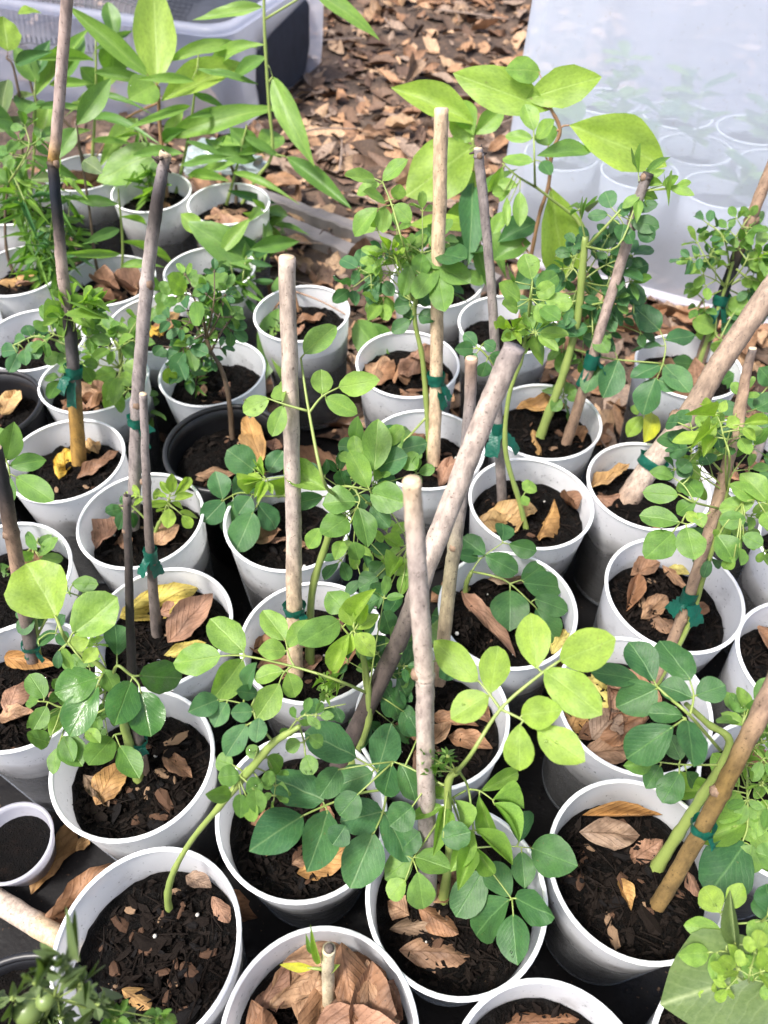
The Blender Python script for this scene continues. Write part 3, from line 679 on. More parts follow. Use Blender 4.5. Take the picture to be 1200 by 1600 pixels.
# litter behind the cups
GL = 'dry leaves in the litter between the bin and the cloudy tub'; cnt = 0
while cnt < 92:
    y = 0.80+1.5*q.random()**1.3; x = q.uniform(-0.26-0.10*(y-0.8), 0.26+0.16*(y-0.8)) if cnt < 84 else q.uniform(0.2, 0.5)
    if cnt >= 84: y = q.uniform(0.62, 0.8)
    h = q.uniform(0, 6.28); L = q.uniform(0.045, 0.085); m = Vector((x, y, gh(x, y)+0.006+0.012*q.random())); d = Vector((math.cos(h), math.sin(h), q.gauss(0, .22)))*L/2
    dryleaf(m-d, m+d, L*q.uniform(.34, .52), 'litter', 'curled brown dry leaf in the litter ' + ('at the foot of the cloudy tub' if x > .12 and y < 1.15 else 'beside the grey plank' if y < 1.0 else 'beside the grey storage bin' if x < -.12 else 'between the grey bin and the cloudy tub'), GL, up=Vector((q.gauss(0, .4), q.gauss(-.2, .4), 1)), q=q); cnt += 1
# finer broken litter: nobody could count it
mb = MB()
LV = [leaf_mb(*SHAPES[k_], nu=1, nv=6, seed=j_, twist=.5, lobes=.25) for j_, k_ in enumerate(DRYSH)]
for k in range(6600):
    y = 0.57+2.3*q.random()**1.3; x = q.uniform(-0.45, 0.5) if k < 4600 else q.uniform(-.9, .9); s_ = q.uniform(0.012, 0.07) if q.random() < .55 else q.uniform(.006, .02); h = q.uniform(0, 6.28); wd = s_*q.uniform(.3, .5)
    c = Vector((x, y, gh(x, y)+0.001+0.008*q.random())); a = Vector((math.cos(h), math.sin(h), q.gauss(0, .25))).normalized(); b = Vector((-a.y, a.x, q.gauss(0, .4))).normalized(); n_ = a.cross(b)
    cc = q.choice([(0.32, 0.19, 0.105), (0.22, 0.12, 0.065), (0.14, 0.085, 0.055), (0.40, 0.27, 0.165), (0.08, 0.05, 0.032), (0.24, 0.175, 0.13), (0.10, 0.06, 0.04)])
    vs, fs, _ = q.choice(LV)
    mb.add([c+b*(p_[0]*wd)+a*((p_[1]-.5)*s_)+n_*(p_[2]*s_*.5) for p_ in vs], fs, cc)
lit = mb.build('leaf_litter', M['bark'], None, smooth=True, color=True); tag(lit, 'broken brown leaf litter covering the ground behind the cups', 'litter', kind='stuff')
for k in range(26):
    y = q.uniform(0.85, 2.0); x = q.uniform(-0.3, 0.3); h = q.uniform(-.6, .6)+(0 if q.random() < .6 else 1.5); L = q.uniform(0.05, 0.16); z = gh(x, y)+0.016
    d = Vector((math.cos(h), math.sin(h), q.gauss(0, .06)))*L/2; c = Vector((x, y, z)); r = q.uniform(.0008, .0022)
    mb = MB(); P = spline([tuple(c-d), tuple(c+Vector((q.gauss(0, .006), q.gauss(0, .006), .004))), tuple(c+d)], 4); tube(mb, P, [r*(1-.5*j/len(P)) for j in range(len(P))], 6, [(0.26, 0.2, 0.16)]*len(P), rough=.3)
    tw = mb.build('twig', M['bark'], None, origin=c, color=True); tag(tw, 'thin grey twig lying in the leaf litter', 'twig', 'twigs in the leaf litter')

# weathered planks edging the bed
def plank(ax, ay, bx, by, wd, th, label):
    A, B = onz(ax, ay, 0.0), onz(bx, by, 0.0); A.z = B.z = -0.004; d = (B-A).normalized(); n = Vector((-d.y, d.x, 0)); L = (B-A).length; mb = MB()
    nx = 60; vs = []; fs = []; sec = [(0, 0), (0, th*.93), (.0025, th), (wd*.5, th*.97), (wd-.0025, th), (wd, th*.92), (wd, 0)]
    for i in range(nx+1):
        for s_, z in sec:
            w_ = .0018*noise.noise(Vector((i*.4, s_*90, 2))); vs.append(A+d*(L*i/nx)+n*(s_+w_)+Vector((0, 0, z+w_)))
    m = len(sec)
    for i in range(nx):
        for k in range(m-1): fs.append((i*m+k, (i+1)*m+k, (i+1)*m+k+1, i*m+k+1))
    fs.append(tuple(range(m))); fs.append(tuple(nx*m+k for k in range(m))[::-1])
    mb.add(vs, fs); o = mb.build('plank', M['plank'], None, origin=A, smooth=False); tag(o, label, 'plank')
plank(395, 343, 800, 520, 0.024, 0.016, 'weathered grey wooden plank lying along the edge of the cups')
plank(398, 322, 770, 462, 0.020, 0.024, 'weathered grey plank on edge against the leaf litter')

# ------------------------------------------------------------------ plastic containers
def rrect(cx, cy, u, v, hu, hv, rad, z, n=6):
    P = []
    for (su, sv, a0) in ((1, 1, 0), (-1, 1, 90), (-1, -1, 180), (1, -1, 270)):
        for k in range(n+1):
            a = math.radians(a0+90*k/n); P.append(Vector((cx, cy, z)) + u*(su*(hu-rad)+rad*math.cos(a)) + v*(sv*(hv-rad)+rad*math.sin(a)))
    return P
def loft(mb, loops, capend=None, capstart=None):
    m = len(loops[0]); vs = [p for l in loops for p in l]; fs = []
    for i in range(len(loops)-1):
        for k in range(m): fs.append((i*m+k, i*m+(k+1) % m, (i+1)*m+(k+1) % m, (i+1)*m+k))
    if capend: fs.append(tuple((len(loops)-1)*m+k for k in range(m)))
    if capstart: fs.append(tuple(range(m))[::-1])
    mb.add(vs, fs)
# cloudy tub turned upside down over more cups, right
A, B = onz(757, 392, 0.0), onz(1200, 512, 0.0); u = Vector((B.x-A.x, B.y-A.y, 0)).normalized(); v = Vector((-u.y, u.x, 0))
TL, TW, TH_ = 0.66, 0.44, 0.37
c = A+u*(TL/2)+v*(TW/2)
tub = empty('storage_tub', (c.x, c.y, 0), 'large cloudy translucent plastic tub upturned over more cups', 'tub')
mb = MB(); T3 = .0015
out_ = [rrect(c.x, c.y, u, v, TL/2-.012*z_-ins, TW/2-.012*z_-ins, .035, .004+TH_*z_) for z_, ins in ((0, 0), (.04, 0), (.3, 0), (.6, 0), (.9, .001), (.97, .004), (1, .016))]
loft(mb, out_, capend=True)
in0_ = [rrect(c.x, c.y, u, v, TL/2-.012*z_-ins-T3, TW/2-.012*z_-ins-T3, .034, .004+(TH_-.002)*z_) for z_, ins in ((0, 0), (.5, 0), (.9, .001), (.97, .004), (1, .016))]
mb.build('tub_wall', M['tub'], tub, origin=c)
mb = MB(); loft(mb, [rrect(c.x, c.y, u, v, TL/2+e, TW/2+e, .036, z_) for e, z_ in ((.0005, .001), (.010, .001), (.012, .004), (.012, .009), (.009, .0105), (.0005, .0105))])
mb.build('flange', M['tubrim'], tub, origin=c)
tubc, tubu, tubv = c, u, v
GI = 'cups standing inside the cloudy tub'
for r_ in range(3):
    for k in range(5):
        p = A+u*(.065+.098*k+(.045 if r_ % 2 else 0))+v*(.062+.092*r_)
        q2 = random.Random(r_*10+k); mtx = Matrix.Translation((p.x, p.y, 0.0))
        o = empty('nursery_cup', (p.x, p.y, 0), 'white plastic cup seen dimly through the wall of the cloudy tub', 'cup', GI); inst('cup_wall', cup_me, o, mtx); inst('rim', rim_me, o, mtx)
        so_ = inst('potting_soil', soil_cache[list(soil_cache)[(r_*5+k) % len(soil_cache)]], None, mtx); tag(so_, 'dark soil in a cup inside the cloudy tub', 'soil', kind='stuff')
        pl = empty('seedling', (p.x, p.y, HC-.025), 'small green seedling dimly seen inside the cloudy tub', 'seedling', 'seedlings inside the cloudy tub')
        bb = Vector((p.x, p.y, HC-.027)); tp = bb+Vector((q2.gauss(0, .01), q2.gauss(0, .01), q2.uniform(.05, .1)))
        mb = MB(); tube(mb, [bb, (bb+tp)/2+Vector((.003, 0, 0)), tp], [.0014, .0012, .0008], 6); mb.build('stem', M['stem'], pl, origin=bb)
        for e in range(13):
            s0 = bb+(tp-bb)*q2.uniform(.35, 1); h = q2.uniform(0, 6.28); blade('leaf', s0, s0+Vector((math.cos(h)*.036, math.sin(h)*.036, q2.uniform(0, .02))), .017, Vector((0, 0, 1)), 'ov1', q2.choice(['mid', 'light', 'blue']), pl)
# grey storage bin, left, with a wire screen thrown over it
A, B = onz(372, 224, 0.0), onz(10, 160, 0.0); u = Vector((A.x-B.x, A.y-B.y, 0)).normalized(); v = Vector((-u.y, u.x, 0))
BL, BW, BH = 0.62, 0.40, 0.165
c = A-u*(BL/2)+v*(BW/2)
binr = empty('storage_bin', (c.x, c.y, 0), 'translucent grey plastic storage bin with dark things inside', 'bin')
mb = MB()
loft(mb, [rrect(c.x, c.y, u, v, BL/2-ins, BW/2-ins, .04, z_) for z_, ins in ((.0, .018), (.004, .012), (.04, .008), (.1, .004), (BH-.012, 0))], capstart=True)
mb.build('bin_wall', M['bin'], binr, origin=c)
mb = MB(); loft(mb, [rrect(c.x, c.y, u, v, BL/2+e, BW/2+e, .042, z_) for e, z_ in ((-.0015, BH-.012), (.010, BH-.012), (.013, BH-.006), (.011, BH), (-.0015, BH+.001), (-.0015, BH-.012))])
mb.build('bin_rim', M['bin'], binr, origin=c)
# dark folded cloth stored in the bin
mb = MB(); loops = []
for z_, e in ((.008, .03), (.05, .02), (.1, .018), (.125, .03), (.132, .08)):
    loops.append([p+Vector((.008*noise.noise(p*25), .008*noise.noise(p*31), .010*noise.noise(p*18))) for p in rrect(c.x+u.x*.20, c.y+u.y*.20, u, v, (.115-e*.4), BW/2-.07-e*.7, .03, z_*1.12, 8)])
loft(mb, loops, capend=True); cl = mb.build('folded_cloth', plain('dark_cloth', (0.03, 0.035, 0.05), .85, 60, .4), None, origin=c); tag(cl, 'dark folded cloth lying inside the grey storage bin', 'cloth')
# wire screen
mb = MB()
def scr(s_, t_):
    x = -.50+.52*s_; y = -.20+.52*t_
    z = BH+.008+.010*noise.noise(Vector((x*9, y*9, 4)))+.004*noise.noise(Vector((x*30, y*30, 1)))
    if y < -.185+.015: pass
    over = max(0, -.185-y) + (max(0, -.175-y))*2.2
    return c+u*(x+.16)+v*y+Vector((0, 0, z-BH*0-over*1.0))
nW = 52
for k in range(nW+1):
    P = [scr(k/nW, j/44) for j in range(45)]; tube(mb, P, [.0011]*45, 3, cap=False)
for k in range(nW+1):
    P = [scr(j/44, k/nW) for j in range(45)]; tube(mb, P, [.0011]*45, 3, cap=False)
ws = mb.build('wire_screen', M['wire'], None, origin=c+Vector((0, 0, BH))); tag(ws, 'wavy grey wire screen lying over the top of the grey bin', 'screen')
# crumpled plastic film between bin and cups
def crumple(cx, cy, z0, rx, ry, rz, seed, name, mat, label, cat):
    mb = MB(); vs = []; fs = []; a_, b_ = 28, 16
    for j in range(b_+1):
        ph = math.pi*j/b_
        for k in range(a_):
            th = 2*math.pi*k/a_; d = Vector((math.sin(ph)*math.cos(th), math.sin(ph)*math.sin(th), math.cos(ph)))
            f = 1+.35*noise.noise(d*2.6+Vector((seed, 0, 0)))+.25*noise.noise(d*6+Vector((0, seed, 0))); vs.append((cx+d.x*rx*f, cy+d.y*ry*f, max(z0, z0+rz*(d.z*f+.55))))
    for j in range(b_):
        for k in range(a_): fs.append((j*a_+k, (j+1)*a_+k, (j+1)*a_+(k+1) % a_, j*a_+(k+1) % a_))
    mb.add(vs, fs); o = mb.build(name, M[mat], None, origin=Vector((cx, cy, z0)), smooth=False); tag(o, label, cat)
p = onz(345, 250, 0.02); crumple(p.x, p.y, -.004, .055, .035, .03, 3, 'plastic_film', 'foil', 'crumpled silvery green plastic film behind the back cups', 'plastic film')
# ------------------------------------------------------------------ stakes
KL = 0.25
def plane_for(i, bx, by, k=KL):
    """leaning plane through the foot (pixel bx, by on the soil of cup i)"""
    z = SOILZ[i]-0.009; P = onz(bx, by, z)
    cx, cy, _ = CUPO[i]; d = Vector((P.x-cx, P.y-cy)); rm = r_out(HC-CUPS[i][4])-0.008
    if d.length > rm: d *= rm/d.length; P = Vector((cx+d.x, cy+d.y, z))
    return P, lean_n(k)
def mound(i, P, r):
    z = SOILZ[i]; q = random.Random(int(P.x*9e4)); mb = MB(); vs = []; fs = []
    c = Vector((P.x, P.y, z))
    for j in range(6):
        f = j/5
        for k in range(14):
            a = 2*math.pi*k/14; rr = r*(.7+2.2*f)*(1+.3*noise.noise(Vector((math.cos(a)*2+P.x*90, math.sin(a)*2, f)))); vs.append(c+Vector((rr*math.cos(a), rr*math.sin(a), .0042*(1-f)**1.3-.0022*f+.0016*noise.noise(Vector((rr*math.cos(a)*400, rr*math.sin(a)*400, P.y*50))))))
    for j in range(5):
        for k in range(14): fs.append((j*14+k, (j+1)*14+k, (j+1)*14+(k+1) % 14, j*14+(k+1) % 14))
    mb.add(vs, fs)
    o = mb.build('soil_mound', M['soil'], SOILO[i], origin=c); tag(o, kind='stuff')
    for k in range(7):
        a = q.uniform(0, 6.283); rr = r*q.uniform(1.3, 3.2); mt, me = chip_me[q.randrange(len(chip_me))]
        inst('bark_chip', me, SOILO[i], Matrix.Translation(c+Vector((rr*math.cos(a), rr*math.sin(a), .002))) @ Matrix.Rotation(q.uniform(0, 6.28), 4, 'Z') @ Matrix.Rotation(q.uniform(-.5, .5), 4, 'Y') @ Matrix.Scale(q.uniform(.003, .007), 4))
def stake(i, pts, label, knots=(), k=KL, cut=True, sd=0, group='wooden stakes in the cups', foot_px=None, rough=.07, brk=False):
    """pts: (px, py, width px, colour) from foot to top"""
    P0, n = plane_for(i, pts[0][0], pts[0][1], k)
    rows = []
    for j, (px, py, w_, col) in enumerate(pts):
        p = P0 if j == 0 else onplane(px, py, P0, n)
        rows.append((p.x, p.y, p.z, w_/2*depth(p)/F, *col))
    S = spline(rows, 14); mb = MB(); q = random.Random(sd+i)
    wob = [Vector((.0004*noise.noise(Vector((j*.23, sd*3.3, 1))), .0004*noise.noise(Vector((j*.23, sd*3.3, 7))), 0)) for j in range(len(S))]
    P = [Vector(s_[:3])+wob[j] for j, s_ in enumerate(S)]
    rad = [s_[3]*(1+.05*noise.noise(Vector((j*.5, sd, 0)))) for j, s_ in enumerate(S)]
    for kn in knots:
        j0 = int(kn*(len(S)-1)); rad[j0] *= 1.16
    root = empty('plant_stake', P0, label, 'stake', group)
    j0 = min(range(len(P)), key=lambda j: abs(P[j].z-SOILZ[i])); mound(i, P[j0], rad[j0])
    tube(mb, P, rad, 12, [s_[4:7] for s_ in S], rough=rough, sd=sd)
    mb.build('shaft', M['bark'], root, origin=P0, color=True)
    for kn in knots:
        j0 = int(kn*(len(S)-1)); mb = MB(); a = q.uniform(2.6, 6.0); r = rad[j0]
        o_ = P[j0]+Vector((math.cos(a), math.sin(a)*.6, .2))*r*.7
        lathe(mb, [(.0001, r*.75), (r*.45, r*.55), (r*.68, 0), (r*.4, -r*.6), (.0001, -r*.75)], 8)
        mb.v = [(x+o_.x+.25*r*noise.noise(Vector((x/r*2, y/r*2, z/r*2))), y+o_.y, z+o_.z) for x, y, z in mb.v]
        mb.c = [(.22, .15, .10)]*len(mb.v); mb.build('knot', M['bark'], root, origin=o_, color=True)
    if cut:
        t = (P[-1]-P[-2]).normalized(); mb = MB(); tube(mb, [P[-1]-t*.0004, P[-1]+t*.0006], [rad[-1]*.93, rad[-1]*.86], 12); mb.build('cut_end', M['cut'], root, origin=P[-1])
    if brk:
        for b_ in range(9):
            t = (P[-1]-P[-2]).normalized(); o_ = P[-1]-t*q.uniform(0, .008); d = Vector((q.gauss(0, 1), q.gauss(0, 1), q.gauss(.3, .6))).normalized()*rad[-1]*q.uniform(1.0, 2.0)
            mb = MB(); tube(mb, [o_, o_+d*.6, o_+d], [rad[-1]*.4, rad[-1]*.3, rad[-1]*.15], 5, [(.07, .05, .04)]*3); mb.build('bud_scar', M['bark'], root, origin=o_, color=True)
    return P, rad, root
PALE = (.46, .385, .32); MAUV = (.43, .365, .32); DKG = (.12, .10, .09); BLK = (.035, .028, .026); YEL = (.27, .16, .04); TAN = (.55, .42, .28); GRY = (.24, .21, .20); BRN = (.28, .19, .13); PNK = (.34, .265, .23); SPK = (.36, .25, .18); ORG = (.19, .125, .045)
ST = {}
ST[1] = stake(19, [(125, 742, 23, YEL), (118, 640, 22, YEL), (115, 585, 20, DKG), (108, 500, 19, BLK), (97, 420, 18, PNK), (91, 350, 17, BLK), (83, 262, 17, BLK), (84, 245, 17, YEL), (90, 190, 17, PNK), (105, 0, 19, PNK), (110, -60, 19, PNK)], 'tall two-tone stake, black and yellow below, pinkish above', (.62,), sd=1)
ST[2] = stake(17, [(207, 845, 20, GRY), (210, 760, 20, GRY), (214, 640, 20, GRY), (222, 530, 21, GRY), (232, 420, 21, (.34, .30, .28)), (245, 320, 20, BLK), (256, 258, 18, GRY), (259, 240, 20, TAN)], 'long grey stake with rough knobbed top behind small lime sprouts', (.3, .55), sd=2, brk=True)
ST[3] = stake(15, [(247, 1012, 18, DKG), (240, 930, 16, DKG), (231, 800, 14, DKG), (227, 700, 13, GRY), (224, 616, 13, GRY)], 'slim dark stake wrapped with a green tape flag', (.62,), sd=3)
ST[4] = stake(7, [(228, 1225, 20, BRN), (214, 1140, 17, DKG), (206, 1050, 15, BLK), (201, 900, 13, BLK), (198, 775, 13, DKG)], 'thin near-black stake among the shiny wet leaflets', (.9,), sd=4, brk=True, cut=False)
ST[5] = stake(16, [(462, 1075, 25, TAN), (460, 960, 25, TAN), (458, 800, 25, MAUV), (453, 600, 26, PALE), (448, 402, 27, PALE)], 'straight pale stake with clean cut top and green tape near its foot', (.18,), sd=5)
ST[6] = stake(23, [(676, 745, 20, TAN), (681, 620, 20, TAN), (683, 480, 21, TAN), (687, 300, 22, TAN), (690, 170, 23, TAN)], 'straight smooth tan stake rising before the lime broad leaves', (), sd=6)
ST[7] = stake(20, [(786, 805, 16, DKG), (779, 680, 15, GRY), (771, 500, 15, GRY), (758, 340, 15, GRY), (750, 268, 16, GRY), (747, 232, 15, GRY)], 'slim grey grooved stake with black scarred tip', (.94,), sd=7, brk=True)
ST[8] = stake(9, [(690, 1010, 22, SPK), (704, 905, 22, (.30, .26, .17)), (722, 770, 20, GRY), (733, 640, 19, GRY), (737, 560, 20, SPK)], 'speckled brown stake behind the thick leaning stake', (.35, .62), sd=8)
ST[9] = stake(8, [(552, 1160, 30, (.07, .055, .05)), (600, 1050, 29, (.08, .062, .055)), (640, 960, 30, DKG), (668, 880, 34, MAUV), (722, 740, 35, MAUV), (770, 620, 36, MAUV), (803, 542, 36, GRY)], 'thick leaning stake, mauve above and dark below', (), sd=9, cut=False)
ST[10] = stake(4, [(668, 1420, 30, PALE), (668, 1330, 29, GRY), (665, 1200, 28, MAUV), (664, 1075, 29, MAUV), (663, 1050, 30, PALE), (657, 960, 31, MAUV), (650, 850, 31, MAUV), (643, 750, 30, TAN)], 'pale mauve stake ringed by a dark node at mid height', (.56,), sd=10)
ST[11] = stake(21, [(972, 795, 38, BRN), (1020, 722, 34, PALE), (1078, 645, 33, (.30, .23, .175)), (1130, 560, 34, (.33, .25, .19)), (1200, 460, 36, (.35, .27, .21)), (1245, 395, 38, PALE)], 'thick brown stake slanting over the cups near the cloudy tub', (.38,), sd=11)
ST[12] = stake(12, [(1042, 1052, 16, SPK), (1058, 985, 17, BRN), (1085, 905, 17, SPK), (1112, 815, 18, SPK), (1138, 720, 18, SPK), (1152, 665, 19, (.5, .36, .26)), (1163, 600, 16, SPK), (1176, 545, 13, DKG)], 'knotty speckled thin stake with rough bark', (.18, .66, .72), sd=12)
ST[13] = stake(5, [(1016, 1432, 25, ORG), (1060, 1360, 25, ORG), (1105, 1280, 26, ORG), (1150, 1190, 27, ORG), (1200, 1090, 30, SPK), (1230, 1020, 30, SPK)], 'slanting yellow-brown stake beside a thick green stem', (.5,), sd=13)
ST[14] = stake(22, [(878, 712, 17, BRN), (905, 630, 17, BRN), (940, 510, 16, PNK), (975, 395, 17, PNK), (998, 310, 16, GRY), (1014, 270, 17, BLK)], 'slender pinkish stake leaning towards the cloudy tub', (.96,), sd=14, brk=True, cut=False)
ST[15] = stake(41, [(1098, 575, 16, BRN), (1122, 480, 17, BLK), (1148, 410, 17, BLK), (1172, 345, 18, BRN), (1205, 262, 18, BRN), (1225, 210, 18, BRN)], 'dark brown stake standing before the cloudy tub', (.6,), sd=15)
ST[16] = stake(45, [(58, 1060, 20, DKG), (44, 985, 21, DKG), (26, 880, 22, BRN), (8, 775, 22, BLK), (-8, 700, 22, BLK)], 'dark weathered stake in the cup with a pink leaf', (.62,), sd=16)
ST[18] = stake(42, [(1172, 745, 14, GRY), (1192, 680, 14, GRY), (1212, 610, 14, DKG)], 'short thin grey stake behind the knotty speckled stake', (.3,), sd=18)
# stick lying on the sheet
A, B = onz(-60, 1372, .014), onz(150, 1502, .012); rr_ = .0068
mb = MB(); P = spline([tuple(A), tuple((A+B)/2+Vector((0, 0, .001))), tuple(B)], 10); tube(mb, P, [rr_]*len(P), 14, [PALE]*12+[TAN]*(len(P)-12), rough=.12, sd=3)
o = mb.build('fallen_stick', M['bark'], None, origin=A, color=True); tag(o, 'pale pinkish stick lying on the wet black sheet', 'stick')

# ------------------------------------------------------------------ green tape ties
def tie(stk, px, py, w_, label, tails=2, sd=0, tl=1.0):
    P, rad, _ = ST[stk]
    best = min(range(1, len(P)-1), key=lambda j: (CAM+ray(px, py)*depth(P[j])-P[j]).length)
    c = P[best]; r = rad[best]*1.18+.0005; t = (P[best+1]-P[best-1]).normalized(); h = .62*w_*depth(c)/F/2; q = random.Random(sd*31+stk); mb = MB(); n = 18
    a = t.orthogonal().normalized(); b = t.cross(a); vs = []; fs = []
    for j in range(5):
        for k in range(n):
            th = 2*math.pi*k/n; rr = r*(1+.22*noise.noise(Vector((math.cos(th)*2, math.sin(th)*2, j*.8+sd)))+.03*j)
            vs.append(c+t*(h*(j/2-1)+.0015*noise.noise(Vector((k*.6, j, sd))))+a*math.cos(th)*rr+b*math.sin(th)*rr)
    for j in range(4):
        for k in range(n): fs.append((j*n+k, j*n+(k+1) % n, (j+1)*n+(k+1) % n, (j+1)*n+k))
    mb.add(vs, fs)
    for e in range(tails):
        d = Vector((q.choice([-1, 1])*q.uniform(.3, 1) if e else q.uniform(-.3, 1), q.uniform(-1, -.2), q.uniform(-1.0, .1))).normalized()
        L = h*q.uniform(1.6, 2.8)*tl; p0 = c+d*r*.6; s_ = d.cross(t).normalized()*h*q.uniform(.6, 1.0); vs = []; fs = []; m = 10
        for j in range(m+1):
            f = j/m; p = p0+d*L*f+Vector((0, 0, -.55*L*f*f))
            sw = s_ if j == 0 else s_*(1+.35*noise.noise(Vector((j*.9, sd, e*4))))
            for g_ in (-1, -.5, 0, .5, 1):
                fl = t*h*.4*noise.noise(Vector((j*.55, g_*1.3, sd+e*7))); vs.append(p+sw*g_*(.85+.2*f)+fl+d*(.12*L*noise.noise(Vector((g_*3, sd, j*.1))) if j == m else 0))
        for j in range(m):
            for k in range(4): fs.append((j*5+k, j*5+k+1, j*5+k+6, j*5+k+5))
        mb.add(vs, fs)
    o = mb.build('plant_tie', M['tape'], None, origin=c); tag(o, label, 'plant tie', 'green tape ties')
tie(1, 118, 578, 30, 'green tape tie on the two-tone black and yellow stake', sd=1, tl=1.4)
tie(2, 213, 655, 26, 'green tape tie on the long grey stake', sd=2, tl=1.3)
tie(3, 236, 872, 40, 'green tape flag hanging from the slim dark stake', sd=3)
tie(5, 461, 948, 26, 'green tape band round the foot of the straight pale stake', sd=4)
tie(6, 682, 590, 30, 'green tape tie with loose flap on the smooth tan stake', sd=5, tl=1.2)
tie(7, 779, 665, 40, 'green tape tie on the slim grey grooved stake', sd=6)
tie(12, 1085, 935, 50, 'green tape tie hanging from the knotty speckled stake', sd=7, tl=.8)
tie(11, 1018, 722, 26, 'green tape tie at the foot of the thick brown stake', sd=8, tl=.8)
tie(13, 1100, 1292, 30, 'green tape tie on the slanting yellow-brown stake', sd=9)
tie(15, 1124, 470, 26, 'green tape tie on the dark brown stake by the tub', sd=10)
tie(4, 220, 1160, 22, 'green tape tie on the thin near-black stake', sd=11, tl=1.4)
tie(16, 50, 1010, 16, 'small green tape tie on the dark weathered stake', sd=12, tl=1.4)
tie(14, 912, 560, 40, 'green tape tie on the slender pinkish stake', sd=13)

